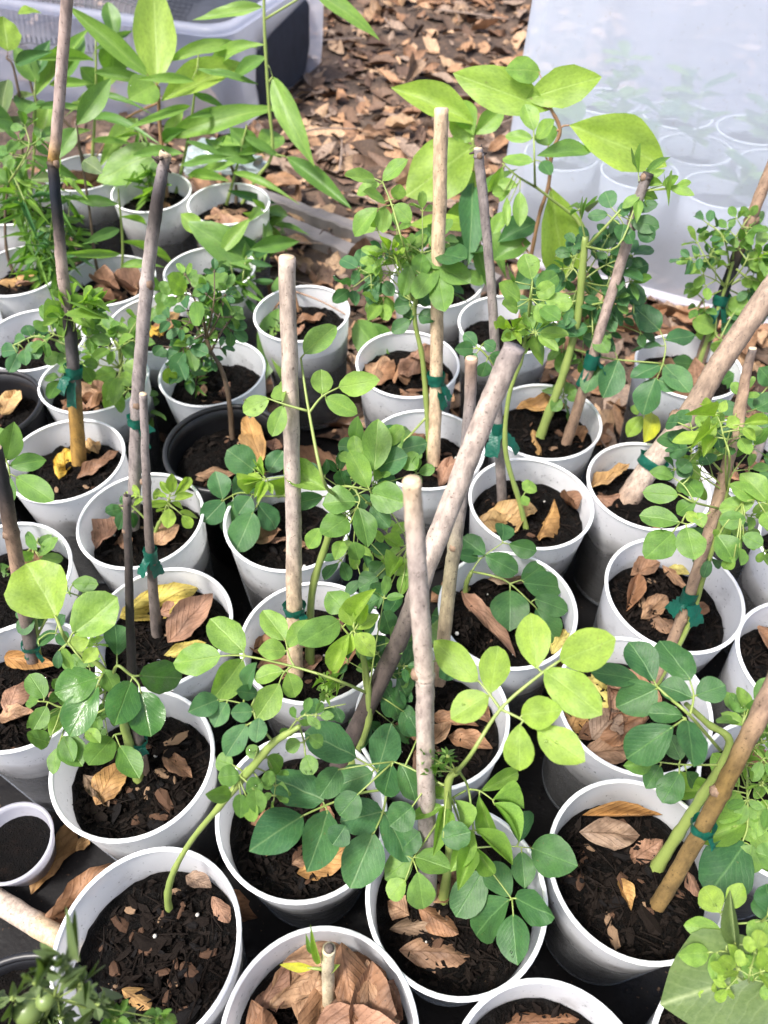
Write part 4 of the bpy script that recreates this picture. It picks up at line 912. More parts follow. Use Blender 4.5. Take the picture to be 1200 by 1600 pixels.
# ------------------------------------------------------------------ plants
OB = ['ob1', 'ob2', 'ob3', 'ov1', 'ov2', 'rd']
mb = MB(); lathe(mb, [(1, -.15), (.96, .15), (.75, .45), (.4, .62), (.0001, .68)], 10); drop_me = mb.mesh('water_drop', M['drop'])
class Plant:
    wet = .16
    def __init__(s, cup, name, label, stem, mat='stem', k=KL, group=None, cat='seedling', base=None):
        s.q = random.Random(hash(label) % 1000 if False else sum(map(ord, label)))
        if base is None: s.P0, s.n = plane_for(cup, stem[0][0], stem[0][1], k)
        else: s.P0, s.n = base, lean_n(k)
        s.root = empty(name, s.P0, label, cat, group); s.mat = mat
        s.nodes = []
        s.shoot(stem, 'stem', True)
        if base is None and cup in SOILO:
            nd = min(s.nodes, key=lambda p: abs(p.z-SOILZ[cup])); mound(cup, nd, max(.0015, stem[0][2]/2*depth(nd)/F*1.2))
    def at(s, px, py, d=0.0):
        p = onplane(px, py, s.P0, s.n)
        if d: p = p + (CAM-p).normalized()*d
        return p
    def shoot(s, pts, name='stem', first=False, d=0.0, mat=None):
        rows = []
        for j, (px, py, w_) in enumerate(pts):
            p = s.P0 if (first and j == 0) else s.at(px, py, d*j/max(1, len(pts)-1)); rows.append((p.x, p.y, p.z, w_/2*depth(p)/F))
        S = spline(rows, 7); mb = MB(); tube(mb, [r[:3] for r in S], [r[3]*(1+.05*math.sin(j*1.7))*(1.12 if j % 6 == 3 else 1)*(1.35-.35*min(1, j/4) if first else 1) for j, r in enumerate(S)], 8)
        mb.build(name, M[mat or s.mat], s.root, origin=Vector(rows[0][:3])); s.nodes += [Vector(r[:3]) for r in S]
    def leaf(s, rach, lets, mat='mid', d=0.0, shapes=None, w_=4.0, jit=0.2, branches=(), tilt=None, smat=None, zj=.02, name='leaflet', stalks=True):
        """rach: px polyline of the leaf stalk; lets: (bx, by, tx, ty, width[, mat[, shape]])"""
        q = s.q
        A0 = s.at(rach[0][0], rach[0][1])
        Am = s.at(rach[-1][0], rach[-1][1], d)
        vd = (CAM-Am).normalized(); nv = (vd*.72+Vector((q.gauss(0, .13), q.gauss(0, .13), .42))) if not tilt else (Vector(tilt)*.4+vd*.6); nv.normalize()
        pl = lambda px, py: onplane(px, py, Am, nv)
        allp = [[A0]+[pl(*p) for p in rach[1:]]] + [[pl(*p) for p in b] for b in branches]
        # the first point leaves the nearest stem node
        mb = MB(); segs = []
        for li, line in enumerate(allp):
            S = spline([tuple(p) for p in line], 5) if len(line) > 1 else [tuple(line[0])]
            S = [Vector(p) for p in S]
            if len(S) > 1:
                r0 = w_/2*depth(S[0])/F
                tube(mb, S, [r0*(1-.5*j/len(S))*(1 if li == 0 else .75) for j in range(len(S))], 6)
            segs += S
        par = None; pend = []
        for l in lets:
            bx, by, tx, ty, ww = l[:5]; mt = l[5] if len(l) > 5 else mat; sh = l[6] if len(l) > 6 else q.choice(shapes or OB)
            B = pl(bx, by); T = pl(tx, ty)
            dv = (T-CAM); T = CAM+dv*(1+q.gauss(0, zj)); B = CAM+(B-CAM)*(1+q.gauss(0, .002))
            W = 1.1*ww*depth((B+T)/2)/F
            nn = (nv + Vector((q.gauss(0, jit), q.gauss(0, jit), q.gauss(0, jit*.5)))).normalized()
            pend.append((B, T, W, nn, sh, mt))
            if stalks and segs:
                nr = min(segs, key=lambda p: (p-B).length); L = (nr-B).length
                if 1e-4 < L < .035:
                    r = .0005; e = B+(T-B)*.06; tube(mb, [nr, (nr+B)/2, e], [r, r*.9, r*.7], 5)
        if not mb.v: tube(mb, [A0, A0+(Am-A0)*.5+Vector((0, 0, .0005)), Am], [.0006]*3, 5)
        st = mb.build('leaf_stalk', M[smat or s.mat], s.root, origin=segs[0])
        for B, T, W, nn, sh, mt in pend:
            o = blade(name, B, T, W, nn, sh, mt, st)
            if stalks and q.random() < s.wet and W > .006:
                me = o.data; mw = WM[o.name]
                for _ in range(q.randint(1, 4)):
                    v_ = me.vertices[q.randrange(14, len(me.vertices)-14)]; r_ = q.uniform(.0004, .0011)
                    inst('water_drop', drop_me, st, Matrix.Translation(mw @ v_.co) @ nn.to_track_quat('Z', 'Y').to_matrix().to_4x4() @ Matrix.Scale(r_, 4))
        return st
    def pinn(s, rach, n, ln, wr=.5, mat='mid', d=0.0, ang=62, term=True, jit=.22, shapes=None, w_=3.0, grow=0.0, start=.25, tilt=None, zj=.03):
        """simple pinnate leaf generated along a px polyline"""
        q = s.q; S = spline([tuple(map(float, p)) for p in rach], 12); L = []
        for k in range(n):
            f = start+(1-start)*(k+.5)/n if n > 1 else .7; j = min(len(S)-2, int(f*(len(S)-1))); x, y = S[j]; dx, dy = S[j+1][0]-S[j][0], S[j+1][1]-S[j][1]; h = math.hypot(dx, dy) or 1; dx /= h; dy /= h
            for sg in (-1, 1):
                a = math.radians(ang+q.gauss(0, 9))*sg; ex, ey = dx*math.cos(a)-dy*math.sin(a), dx*math.sin(a)+dy*math.cos(a); l = ln*(1+grow*(f-.5))*q.uniform(.8, 1.15); o = ln*.16
                L.append((x+ex*o, y+ey*o, x+ex*(o+l), y+ey*(o+l), l*wr*q.uniform(.85, 1.15)))
        if term:
            x, y = S[-1]; dx, dy = S[-1][0]-S[-4][0], S[-1][1]-S[-4][1]; h = math.hypot(dx, dy) or 1; l = ln*q.uniform(1.0, 1.25); L.append((x, y, x+dx/h*l, y+dy/h*l, l*wr))
        return s.leaf(rach, L, mat, d, shapes, w_, jit, tilt=tilt, zj=zj)
    def bip(s, rach, nb, bl, ln, wr=.6, mat='mid', d=0.0, ang=58, shapes=None, w_=3.0, jit=.22, per=1, tilt=None, start=.3):
        """twice-pinnate leaf: side branches, each with a pair or two and an end leaflet"""
        q = s.q; S = spline([tuple(map(float, p)) for p in rach], 12); L = []; BR = []
        def tri(x, y, dx, dy, l0):
            for k in range(per):
                px, py = x-dx*ln*.55*k, y-dy*ln*.55*k
                for sg in (-1, 1):
                    a = math.radians(66+q.gauss(0, 10))*sg; ex, ey = dx*math.cos(a)-dy*math.sin(a), dx*math.sin(a)+dy*math.cos(a); l = ln*q.uniform(.75, 1.05)
                    L.append((px+ex*ln*.12, py+ey*ln*.12, px+ex*(l+ln*.12), py+ey*(l+ln*.12), l*wr*q.uniform(.85, 1.15)))
            l = ln*q.uniform(1, 1.25); L.append((x+dx*ln*.2, y+dy*ln*.2, x+dx*(l+ln*.2), y+dy*(l+ln*.2), l*wr))
        for k in range(nb):
            f = start+(1-start)*k/max(1, nb); j = min(len(S)-2, int(f*(len(S)-1))); x, y = S[j]; dx, dy = S[j+1][0]-S[j][0], S[j+1][1]-S[j][1]; h = math.hypot(dx, dy) or 1; dx /= h; dy /= h
            for sg in (-1, 1):
                a = math.radians(ang+q.gauss(0, 8))*sg; ex, ey = dx*math.cos(a)-dy*math.sin(a), dx*math.sin(a)+dy*math.cos(a); b = bl*(1-.35*f)*q.uniform(.85, 1.15)
                BR.append([(x, y), (x+ex*b, y+ey*b)]); tri(x+ex*b, y+ey*b, ex, ey, 1)
        x, y = S[-1]; dx, dy = S[-1][0]-S[-4][0], S[-1][1]-S[-4][1]; h = math.hypot(dx, dy) or 1; tri(x, y, dx/h, dy/h, 1)
        return s.leaf(rach, L, mat, d, shapes, w_, jit, branches=BR, tilt=tilt)
    def fill(s, org, spots, mat, ln=28, wr=.66, d=-.008, nb=1, per=1):
        q = s.q
        for x, y in spots:
            mx, my = (org[0]+x)/2+q.gauss(0, 8), (org[1]+y)/2+q.gauss(0, 8)
            s.bip([org, (mx, my), (x, y)], nb, ln*.9, ln*q.uniform(.7, 1.1), q.uniform(.48, .68), mat if isinstance(mat, str) else q.choice(mat), d+q.gauss(0, .004), shapes=['rd', 'ob1', 'ov1', 'ob2'], per=per, start=.55)
    def whorl(s, cx, cy, n, r, w_, mat='lime', d=0.0, frm=None, shapes=('fold', 'lan1', 'ob3'), a0=0, a1=360, jit=.35, name='leaflet'):
        q = s.q; L = []
        for k in range(n):
            a = math.radians(a0+(a1-a0)*k/n+q.gauss(0, 7)); l = r*q.uniform(.7, 1.15)
            L.append((cx+math.cos(a)*r*.14, cy+math.sin(a)*r*.14, cx+math.cos(a)*l, cy+math.sin(a)*l*.95, w_*q.uniform(.8, 1.2)))
        return s.leaf([frm or (cx, cy+r*.3), (cx, cy)], L, mat, d, shapes, 3.0, jit, zj=.05, name=name)
G = 'leafy seedlings in the cups'
def plant(*a, **k): k.setdefault('group', G); return Plant(*a, **k)
# ---- A: cup 4, with the pale node-ringed stake
p = plant(4, 'moringa_seedling', 'seedling with big lime leaflets and folded young leaves beside the node-ringed stake', [(690, 1425, 15), (702, 1330, 13), (700, 1228, 12), (716, 1203, 11)])
p.leaf([(712, 1207), (735, 1180), (782, 1108), (840, 1057), (876, 1031)], [
 (875, 1033, 960, 998, 60), (838, 1045, 829, 955, 50), (851, 1048, 940, 1116, 58, 'lime', 'ob1'), (814, 1117, 878, 1110, 48), (812, 1131, 811, 1206, 44), (840, 1141, 914, 1190, 50),
 (747, 1065, 678, 1001, 44), (767, 1083, 778, 1008, 44), (764, 1087, 703, 1122, 46)], 'lime', branches=[[(782, 1108), (813, 1123), (840, 1141)], [(782, 1108), (763, 1082), (748, 1064)]], w_=7, shapes=['ob3', 'ov1', 'ob1'])
p.leaf([(716, 1203), (732, 1233), (740, 1300), (741, 1322)], [
 (751, 1236, 811, 1205, 24), (770, 1249, 820, 1260, 16), (771, 1255, 813, 1314, 25), (748, 1242, 768, 1303, 28), (704, 1248, 652, 1236, 22), (692, 1260, 641, 1280, 20), (694, 1262, 678, 1336, 27), (711, 1250, 725, 1302, 30),
 (735, 1296, 705, 1362, 32), (740, 1325, 716, 1390, 30), (743, 1295, 802, 1351, 26), (741, 1322, 773, 1367, 26)], 'light', d=.03, branches=[[(732, 1233), (750, 1236), (770, 1250)], [(728, 1235), (705, 1248), (694, 1261)]], shapes=['fold'], w_=5, jit=.3)
p.leaf([(702, 1240), (735, 1325), (770, 1365), (800, 1405)], [
 (797, 1402, 762, 1346, 42), (754, 1362, 712, 1433, 50), (796, 1405, 735, 1464, 58), (804, 1402, 866, 1434, 50), (802, 1428, 806, 1507, 52), (830, 1325, 900, 1352, 58), (811, 1316, 818, 1261, 36), (815, 1330, 820, 1387, 35)], 'dark', d=.034, branches=[[(735, 1325), (790, 1322), (830, 1325)]], shapes=['rd', 'ob2', 'ov1'])
p.leaf([(700, 1260), (660, 1320), (645, 1342)], [(648, 1340, 704, 1356, 42), (643, 1340, 601, 1374, 40), (653, 1362, 662, 1425, 42, 'mid'), (634, 1376, 606, 1402, 32, 'light'), (625, 1330, 655, 1300, 36, 'dark')], 'mid', d=.02, shapes=['rd', 'ov1'])
p.leaf([(700, 1226), (650, 1226), (606, 1233), (560, 1240), (515, 1256), (474, 1274)], [
 (556, 1184, 479, 1142, 60), (590, 1204, 612, 1130, 48), (583, 1208, 519, 1230, 46), (506, 1251, 422, 1212, 60), (473, 1275, 394, 1324, 62), (513, 1266, 484, 1357, 60), (598, 1268, 532, 1284, 52), (600, 1268, 641, 1347, 52), (583, 1300, 548, 1390, 64)],
 'blue', d=.006, branches=[[(606, 1233), (590, 1205), (556, 1184)], [(605, 1234), (598, 1270), (584, 1302)]], w_=6, shapes=['ob1', 'ov1', 'rd'])
p.leaf([(700, 1230), (640, 1200), (615, 1190)], [(625, 1192, 652, 1250, 40), (612, 1195, 600, 1245, 40), (530, 1200, 500, 1245, 40), (560, 1240, 530, 1275, 42), (645, 1260, 610, 1290, 44), (655, 1150, 640, 1120, 30), (690, 1310, 735, 1300, 40), (540, 1290, 520, 1320, 36)], 'dark', d=-.02, shapes=['rd', 'ob2'])
[p.whorl(cx_, cy_, 11, 17, 5, 'mid', frm=(712, 1205), shapes=('ndl',)) for cx_, cy_ in ((668, 1180), (684, 1195), (700, 1182), (676, 1205))]
# ---- B: cup 1, arching stem
p = plant(1, 'moringa_seedling', 'seedling with a bare arching yellow-green stem and small dark leaflets at its end', [(270, 1438, 13), (262, 1405, 12), (270, 1365, 10), (300, 1312, 9), (350, 1252, 11), (400, 1192, 13), (428, 1160, 12), (468, 1135, 8)])
p.leaf([(400, 1192), (385, 1200), (372, 1215)], [(375, 1212, 341, 1214, 32), (362, 1241, 326, 1241, 25), (376, 1240, 376, 1277, 25), (398, 1233, 402, 1270, 30), (410, 1222, 385, 1236, 28), (364, 1195, 337, 1186, 28), (415, 1205, 424, 1228, 22), (388, 1250, 396, 1283, 22, 'light'), (420, 1180, 440, 1205, 26), (405, 1168, 385, 1180, 20)], 'mid', shapes=['ob1', 'rd'], d=.004)
p.leaf([(428, 1160), (400, 1130), (385, 1133)], [(386, 1131, 351, 1182, 36), (405, 1122, 400, 1160, 28), (395, 1112, 361, 1114, 28), (355, 1097, 333, 1134, 34), (342, 1093, 297, 1110, 36), (402, 1084, 370, 1080, 22), (385, 1075, 395, 1040, 28)], 'blue', branches=[[(400, 1125), (392, 1105), (360, 1095), (342, 1093)]], shapes=['ov1', 'ob1'])
p.leaf([(468, 1135), (475, 1160), (478, 1190)], [(478, 1180, 488, 1210, 28), (470, 1160, 445, 1170, 22), (482, 1150, 505, 1165, 22), (455, 1150, 440, 1140, 16), (500, 1110, 480, 1098, 24, 'dark'), (505, 1108, 530, 1120, 20, 'dark'), (480, 1125, 478, 1105, 18, 'dark'), (520, 1105, 535, 1128, 20, 'dark')], 'mid', branches=[[(468, 1135), (500, 1110), (540, 1100)]])
p.pinn([(445, 1150), (470, 1120), (500, 1118)], 3, 22, .6, 'mid')
p.pinn([(415, 1178), (430, 1215), (428, 1250)], 3, 22, .65, 'mid')
# ---- C: cup 8, at the foot of the thick leaning stake
p = plant(8, 'moringa_seedling', 'seedling at the foot of the thick leaning stake with long spray of pale oval leaflets', [(556, 1200, 14), (572, 1140, 12), (576, 1085, 11), (568, 1030, 9), (556, 990, 8)])
p.leaf([(574, 1083), (527, 1063), (460, 1042), (383, 1025), (345, 1025)], [
 (345, 1025, 270, 1036, 46), (381, 1020, 328, 966, 48), (380, 1030, 334, 1092, 46), (446, 1000, 410, 953, 36), (449, 1013, 486, 968, 32), (447, 1018, 405, 1014, 32), (443, 1048, 397, 1060, 32), (450, 1051, 462, 1090, 32), (437, 1068, 400, 1124, 42)], 'light', d=.01,
 branches=[[(460, 1042), (452, 1025), (446, 1000)], [(455, 1042), (443, 1052), (436, 1068)]], shapes=['ov1', 'ob3', 'ob1'], w_=5)
p.leaf([(556, 990), (553, 985)], [(553, 965, 585, 921, 30), (552, 978, 534, 946, 24), (557, 983, 592, 959, 27), (555, 990, 587, 1026, 32), (546, 990, 518, 1052, 30), (550, 988, 540, 1026, 22), (560, 975, 575, 945, 20)], 'lime', d=.008, shapes=['fold', 'ob3', 'lan1'], jit=.35)
p.leaf([(560, 1010), (535, 980), (528, 972)], [(530, 970, 468, 1006, 46, 'mid'), (540, 955, 512, 925, 40, 'mid'), (560, 955, 590, 935, 36, 'dark')], 'mid', d=-.006)
[p.whorl(cx_, cy_, 9, 18, 6, 'light', frm=(540, 1070), shapes=('ndl',), a0=90, a1=330) for cx_, cy_ in ((508, 1066), (520, 1078), (512, 1086), (526, 1066))]
p.leaf([(576, 1100), (600, 1060), (620, 1040)], [(610, 1050, 590, 1010, 40), (625, 1040, 640, 1000, 40), (620, 1060, 640, 1095, 42), (600, 1070, 625, 1120, 40), (590, 1020, 560, 1010, 30), (640, 1020, 620, 980, 36), (610, 990, 600, 955, 34), (690, 1030, 712, 1060, 40), (630, 1110, 650, 1150, 36)], 'dark', d=-.025, shapes=['rd', 'ob2', 'ov2'])
p.fill((574, 1100), [(600, 935), (640, 985), (600, 1030), (628, 1075), (612, 1130), (575, 1000)], ['dark', 'mid'], 32, d=-.03)
# ---- D: cup 7, shiny wet leaflets
p = plant(7, 'moringa_seedling', 'seedling with shiny wet leaflets and two big cupped lime leaflets', [(222, 1235, 20), (212, 1200, 17), (197, 1145, 14), (183, 1095, 11), (165, 1050, 9), (130, 1022, 8), (107, 1004, 8)])
p.leaf([(107, 1004), (98, 990), (88, 966)], [(87, 965, 42, 882, 86, 'lime', 'cup'), (113, 990, 184, 933, 64, 'light', 'cup'), (109, 1008, 139, 1000, 26, 'lime'), (130, 1036, 152, 1012, 22, 'lime'), (98, 1012, 112, 1046, 16, 'light'), (92, 1015, 90, 1045, 14, 'dark')], 'light', d=.012, branches=[[(107, 1004), (113, 990)]], w_=8)
p.leaf([(165, 1050), (160, 1055), (154, 1066)], [(154, 1058, 85, 1082, 52), (153, 1070, 106, 1150, 52), (163, 1046, 180, 1082, 28, 'mid')], 'wet', d=.014, shapes=['ob1', 'ov1'], w_=6)
p.leaf([(175, 1065), (183, 1040), (205, 1055), (218, 1056)], [(183, 1025, 180, 973, 38, 'dark'), (217, 1055, 286, 1060, 48), (204, 1064, 180, 1132, 50), (220, 1080, 236, 1150, 54)], 'wet', d=.01, branches=[[(206, 1056), (216, 1068), (220, 1082)]], w_=6, shapes=['ob1', 'rd'])
p.leaf([(197, 1145), (180, 1148), (176, 1152)], [(176, 1152, 139, 1194, 42), (187, 1165, 216, 1214, 36)], 'mid', d=.008, branches=[[(180, 1148), (187, 1165)]])
p.leaf([(180, 1100), (140, 1120), (100, 1140)], [(106, 1120, 77, 1150, 24, 'light', 'fold'), (90, 1168, 82, 1210, 23), (97, 1152, 128, 1196, 38), (135, 1140, 155, 1159, 20, 'light'), (118, 1150, 136, 1173, 24, 'light'), (100, 1150, 115, 1190, 26)], 'mid', d=.012, branches=[[(100, 1140), (90, 1168)]])
p.leaf([(165, 1080), (105, 1105), (75, 1097), (60, 1096)], [(70, 1091, 45, 1053, 30), (60, 1095, 41, 1096, 20), (73, 1103, 51, 1142, 27), (78, 1161, 41, 1148, 28), (100, 1100, 110, 1085, 18)], 'mid', d=.01)
p.whorl(150, 1008, 5, 20, 10, 'light', frm=(165, 1040), a0=180, a1=400)
p.fill((170, 1060), [(125, 1050), (100, 1080), (150, 1110), (120, 1165), (70, 1120), (170, 1160)], ['mid', 'mid', 'light'], 26, d=-.012)
# ---- E: cup 45
p = plant(45, 'moringa_seedling', 'thin seedling with tiny dark leaflets by the dark weathered stake', [(64, 1055, 8), (60, 1010, 7), (55, 965, 6)])
p.leaf([(55, 968), (50, 962)], [(52, 957, 23, 958, 20), (53, 967, 27, 988, 26), (55, 964, 70, 976, 20), (60, 1010, 85, 984, 24), (90, 990, 106, 1004, 20), (90, 975, 100, 962, 18)], 'dark', branches=[[(60, 1000), (75, 990), (90, 990)]])
p.leaf([(60, 990), (95, 930), (128, 932)], [(112, 912, 152, 913, 24), (130, 925, 150, 905, 20), (110, 930, 100, 905, 18), (138, 935, 160, 928, 16)], 'mid', d=-.01)
# ---- F: cup 16, tall spray behind the straight pale stake
p = plant(16, 'moringa_seedling', 'seedling with a crown of bright oval leaflets beside the straight pale stake', [(484, 1058, 13), (487, 930, 12), (511, 845, 11), (525, 790, 9), (526, 762, 8)])
p.leaf([(526, 762), (545, 760), (578, 766)], [
 (512, 766, 446, 733, 42, 'light', 'cup'), (557, 784, 504, 784, 46), (576, 763, 546, 703, 34, 'light'), (584, 736, 591, 654, 42, 'light'), (578, 770, 634, 786, 46), (560, 793, 577, 853, 38), (543, 808, 503, 836, 42, 'mid', 'ov2'), (501, 825, 481, 857, 24, 'light'), (535, 845, 524, 872, 22, 'light'), (552, 846, 561, 876, 25)], 'mid', d=.01,
 branches=[[(560, 764), (580, 745), (584, 736)], [(555, 765), (562, 780), (558, 793)]], w_=5, shapes=['ob1', 'ob3', 'ov1'])
p.leaf([(530, 770), (560, 735), (590, 725)], [(505, 776, 451, 790, 26), (562, 700, 526, 697, 28), (557, 694, 558, 653, 24, 'mid'), (600, 700, 618, 664, 36), (588, 730, 636, 712, 42), (580, 790, 608, 824, 30), (628, 702, 668, 692, 30), (632, 710, 652, 732, 30, 'mid'), (565, 800, 560, 770, 30), (590, 760, 620, 750, 36), (540, 760, 530, 735, 26)], 'blue', d=-.015, shapes=['ob1', 'ov1'])
p.leaf([(526, 775), (505, 750), (483, 645), (470, 560)], [(475, 553, 525, 507, 38), (529, 605, 592, 594, 36), (503, 616, 502, 577, 34), (508, 622, 559, 646, 30), (421, 623, 379, 644, 30), (443, 626, 432, 598, 28), (443, 633, 425, 682, 27)], 'light', d=0, branches=[[(483, 645), (503, 620), (530, 605)], [(480, 642), (445, 632), (420, 623)]], w_=6, shapes=['ov1', 'ov2', 'ob1'])
p.leaf([(572, 785), (610, 800), (640, 850)], [(625, 855, 600, 838, 22), (640, 860, 660, 840, 20), (630, 880, 605, 905, 24), (645, 885, 625, 930, 20), (620, 870, 640, 900, 22), (600, 880, 580, 900, 30, 'dark'), (590, 900, 560, 920, 34, 'dark'), (610, 915, 590, 950, 30, 'dark'), (625, 930, 605, 960, 30, 'dark')], 'light', d=-.01, shapes=['ob3', 'fold', 'ov1'])
p.fill((526, 790), [(600, 870), (565, 905), (640, 900), (530, 740), (600, 700), (650, 740)], ['mid', 'dark', 'light'], 30, d=-.022)
# ---- G: cup 18
p = plant(18, 'moringa_seedling', 'seedling with flat round blue-green leaflets and a lime bud before the black pot', [(470, 850, 9), (462, 800, 8), (445, 772, 7)])
p.leaf([(450, 775), (410, 775), (375, 770), (346, 783)], [(398, 735, 355, 703, 44), (348, 780, 337, 736, 34), (350, 782, 318, 816, 36), (366, 782, 352, 838, 30), (395, 800, 368, 862, 44), (403, 786, 432, 826, 38), (363, 771, 400, 744, 34), (392, 776, 372, 802, 34), (420, 738, 442, 704, 30)], 'blue', d=.004, branches=[[(410, 775), (400, 755), (398, 735)], [(410, 775), (396, 800)]], shapes=['rd', 'ob2', 'ov1'])
p.whorl(415, 748, 9, 36, 12, 'lime', frm=(445, 745), a0=60, a1=260, shapes=('fold', 'lan1'))
# ---- H: cup 5, by the yellow-brown stake
p = plant(5, 'moringa_seedling', 'thick-stemmed seedling with deep green oval leaflets by the yellow-brown stake', [(1014, 1374, 20), (1050, 1318, 18), (1090, 1255, 16), (1140, 1165, 13), (1105, 1130, 11), (1072, 1100, 8)])
p.leaf([(1125, 1172), (1078, 1118), (1045, 1090), (1026, 1072)], [(1023, 1066, 984, 1001, 48), (1000, 1063, 924, 1049, 34), (1027, 1075, 963, 1106, 54), (1083, 1091, 1031, 1069, 38), (1079, 1063, 1031, 1000, 52), (1087, 1087, 1134, 1070, 39), (1067, 1119, 1013, 1112, 36), (1052, 1135, 977, 1186, 56), (1073, 1126, 1086, 1193, 44)], 'dark', d=.006,
 branches=[[(1078, 1118), (1084, 1088), (1078, 1063)], [(1072, 1122), (1052, 1135)]], w_=6, shapes=['ob1', 'rd', 'ov1'])
p.leaf([(1125, 1195), (1070, 1195), (1025, 1190)], [(1064, 1188, 1045, 1148, 32), (1032, 1196, 1009, 1232, 28), (1063, 1206, 1035, 1254, 38), (1020, 1188, 974, 1197, 26, 'mid', 'fold'), (1072, 1205, 1085, 1225, 24)], 'dark', d=-.004)
p.leaf([(1140, 1165), (1165, 1200), (1168, 1240), (1168, 1290), (1160, 1316)], [(1155, 1230, 1111, 1175, 34), (1137, 1233, 1058, 1236, 36, 'light', 'fold'), (1155, 1237, 1114, 1278, 48, 'light', 'ob2'), (1165, 1285, 1090, 1315, 42, 'light', 'fold'), (1184, 1250, 1184, 1308, 32), (1170, 1290, 1208, 1342, 36), (1165, 1316, 1108, 1398, 76, 'dark', 'ob2'), (1175, 1320, 1165, 1365, 40, 'mid')], 'light', d=.014, w_=6, shapes=['ob3', 'ov1'])
p.leaf([(1160, 1140), (1160, 1130)], [(1164, 1132, 1126, 1114, 22, 'light'), (1165, 1112, 1140, 1085, 26, 'mid'), (1172, 1105, 1150, 1075, 22, 'light')], 'mid')
for cx, cy in ((1188, 1130), (1180, 1165), (1196, 1195), (1165, 1195), (1190, 1225)):
    p.whorl(cx, cy, 12, 26, 5, 'light', d=-.01, frm=(1160, 1190), shapes=('ndl',))
p.fill((1145, 1175), [(1185, 1110), (1190, 1160), (1200, 1260), (1185, 1330), (1150, 1290)], ['mid', 'light', 'mid'], 36, d=-.006)
# ---- I: cup 6, corner plant with the big dull leaf
p = plant(6, 'broadleaf_seedling', 'seedling with one big dull grey-green leaf and pale lime shoots', [(1180, 1600, 10), (1172, 1540, 9), (1160, 1490, 8)])
p.leaf([(1160, 1500), (1190, 1490), (1215, 1485)], [(1240, 1500, 1032, 1572, 140, 'dull', 'big1')], 'dull', d=.012, shapes=['big1'], zj=.004, jit=.02)
p.leaf([(1160, 1490), (1135, 1487), (1122, 1486)], [(1126, 1452, 1068, 1446, 30), (1122, 1482, 1084, 1438, 32), (1108, 1488, 1060, 1492, 32), (1120, 1488, 1116, 1534, 22), (1125, 1426, 1098, 1384, 38, 'lime', 'ov1'), (1140, 1420, 1160, 1380, 26, 'lime'), (1150, 1480, 1140, 1392, 24, 'dull', 'fold'), (1175, 1480, 1200, 1440, 40, 'light'), (1205, 1440, 1190, 1395, 40, 'dark'), (1160, 1490, 1190, 1530, 34, 'light')], 'light', d=.012, branches=[[(1135, 1487), (1135, 1450), (1125, 1426)]], shapes=['ov1', 'ob3'])
p.pinn([(1170, 1560), (1140, 1555), (1085, 1560)], 5, 34, .5, 'lime', d=.02)
p.pinn([(1165, 1500), (1152, 1510), (1145, 1560)], 4, 24, .5, 'lime', d=.026)
p.pinn([(1180, 1560), (1180, 1590), (1150, 1620)], 4, 34, .5, 'lime', d=.03)
p.pinn([(1165, 1500), (1130, 1530), (1100, 1590)], 5, 30, .5, 'lime', d=.034)
p.pinn([(1180, 1530), (1190, 1560), (1195, 1610)], 5, 34, .5, 'light', d=.034)
p.fill((1172, 1540), [(1120, 1560), (1160, 1590), (1195, 1570), (1140, 1520), (1190, 1520), (1100, 1590), (1150, 1550), (1180, 1490), (1130, 1590), (1185, 1600)], ['lime', 'light'], 26, d=.04)
p.leaf([(1190, 1440), (1200, 1430)], [(1210, 1430, 1196, 1380, 42, 'dark'), (1215, 1345, 1180, 1330, 40, 'mid')], 'dark', d=.01)
# ---- J: cup 10
p = plant(10, 'moringa_seedling', 'low seedling with dark round leaflets spread over its white cup', [(722, 945, 8), (728, 915, 8), (737, 893, 7)])
p.leaf([(737, 893), (770, 900), (797, 912), (838, 950)], [(815, 908, 851, 881, 29), (818, 911, 882, 918, 40), (797, 922, 796, 982, 56), (835, 935, 888, 955, 31), (837, 950, 871, 1004, 43), (785, 846, 787, 816, 32), (795, 850, 839, 862, 29), (757, 868, 721, 838, 34), (758, 868, 810, 895, 35), (748, 872, 716, 866, 20)], 'dark', d=.035,
 branches=[[(737, 893), (752, 872), (786, 848)], [(797, 912), (815, 906)], [(797, 912), (797, 924)]], shapes=['rd', 'ob1', 'ov1'])
p.leaf([(730, 920), (725, 960), (722, 975)], [(720, 976, 672, 958, 38, 'dark'), (726, 1006, 672, 978, 48, 'mid'), (762, 966, 736, 942, 22, 'mid'), (735, 985, 755, 985, 18, 'mid'), (738, 975, 730, 1000, 14, 'mid'), (700, 935, 680, 915, 26, 'dark')], 'dark', branches=[[(722, 975), (740, 968), (760, 962)]])
p.leaf([(728, 915), (700, 1060), (690, 1085)], [(690, 1090, 735, 1065, 44), (692, 1100, 728, 1135, 38), (685, 1100, 690, 1140, 36), (700, 1075, 720, 1040, 36)], 'dark', d=-.02)
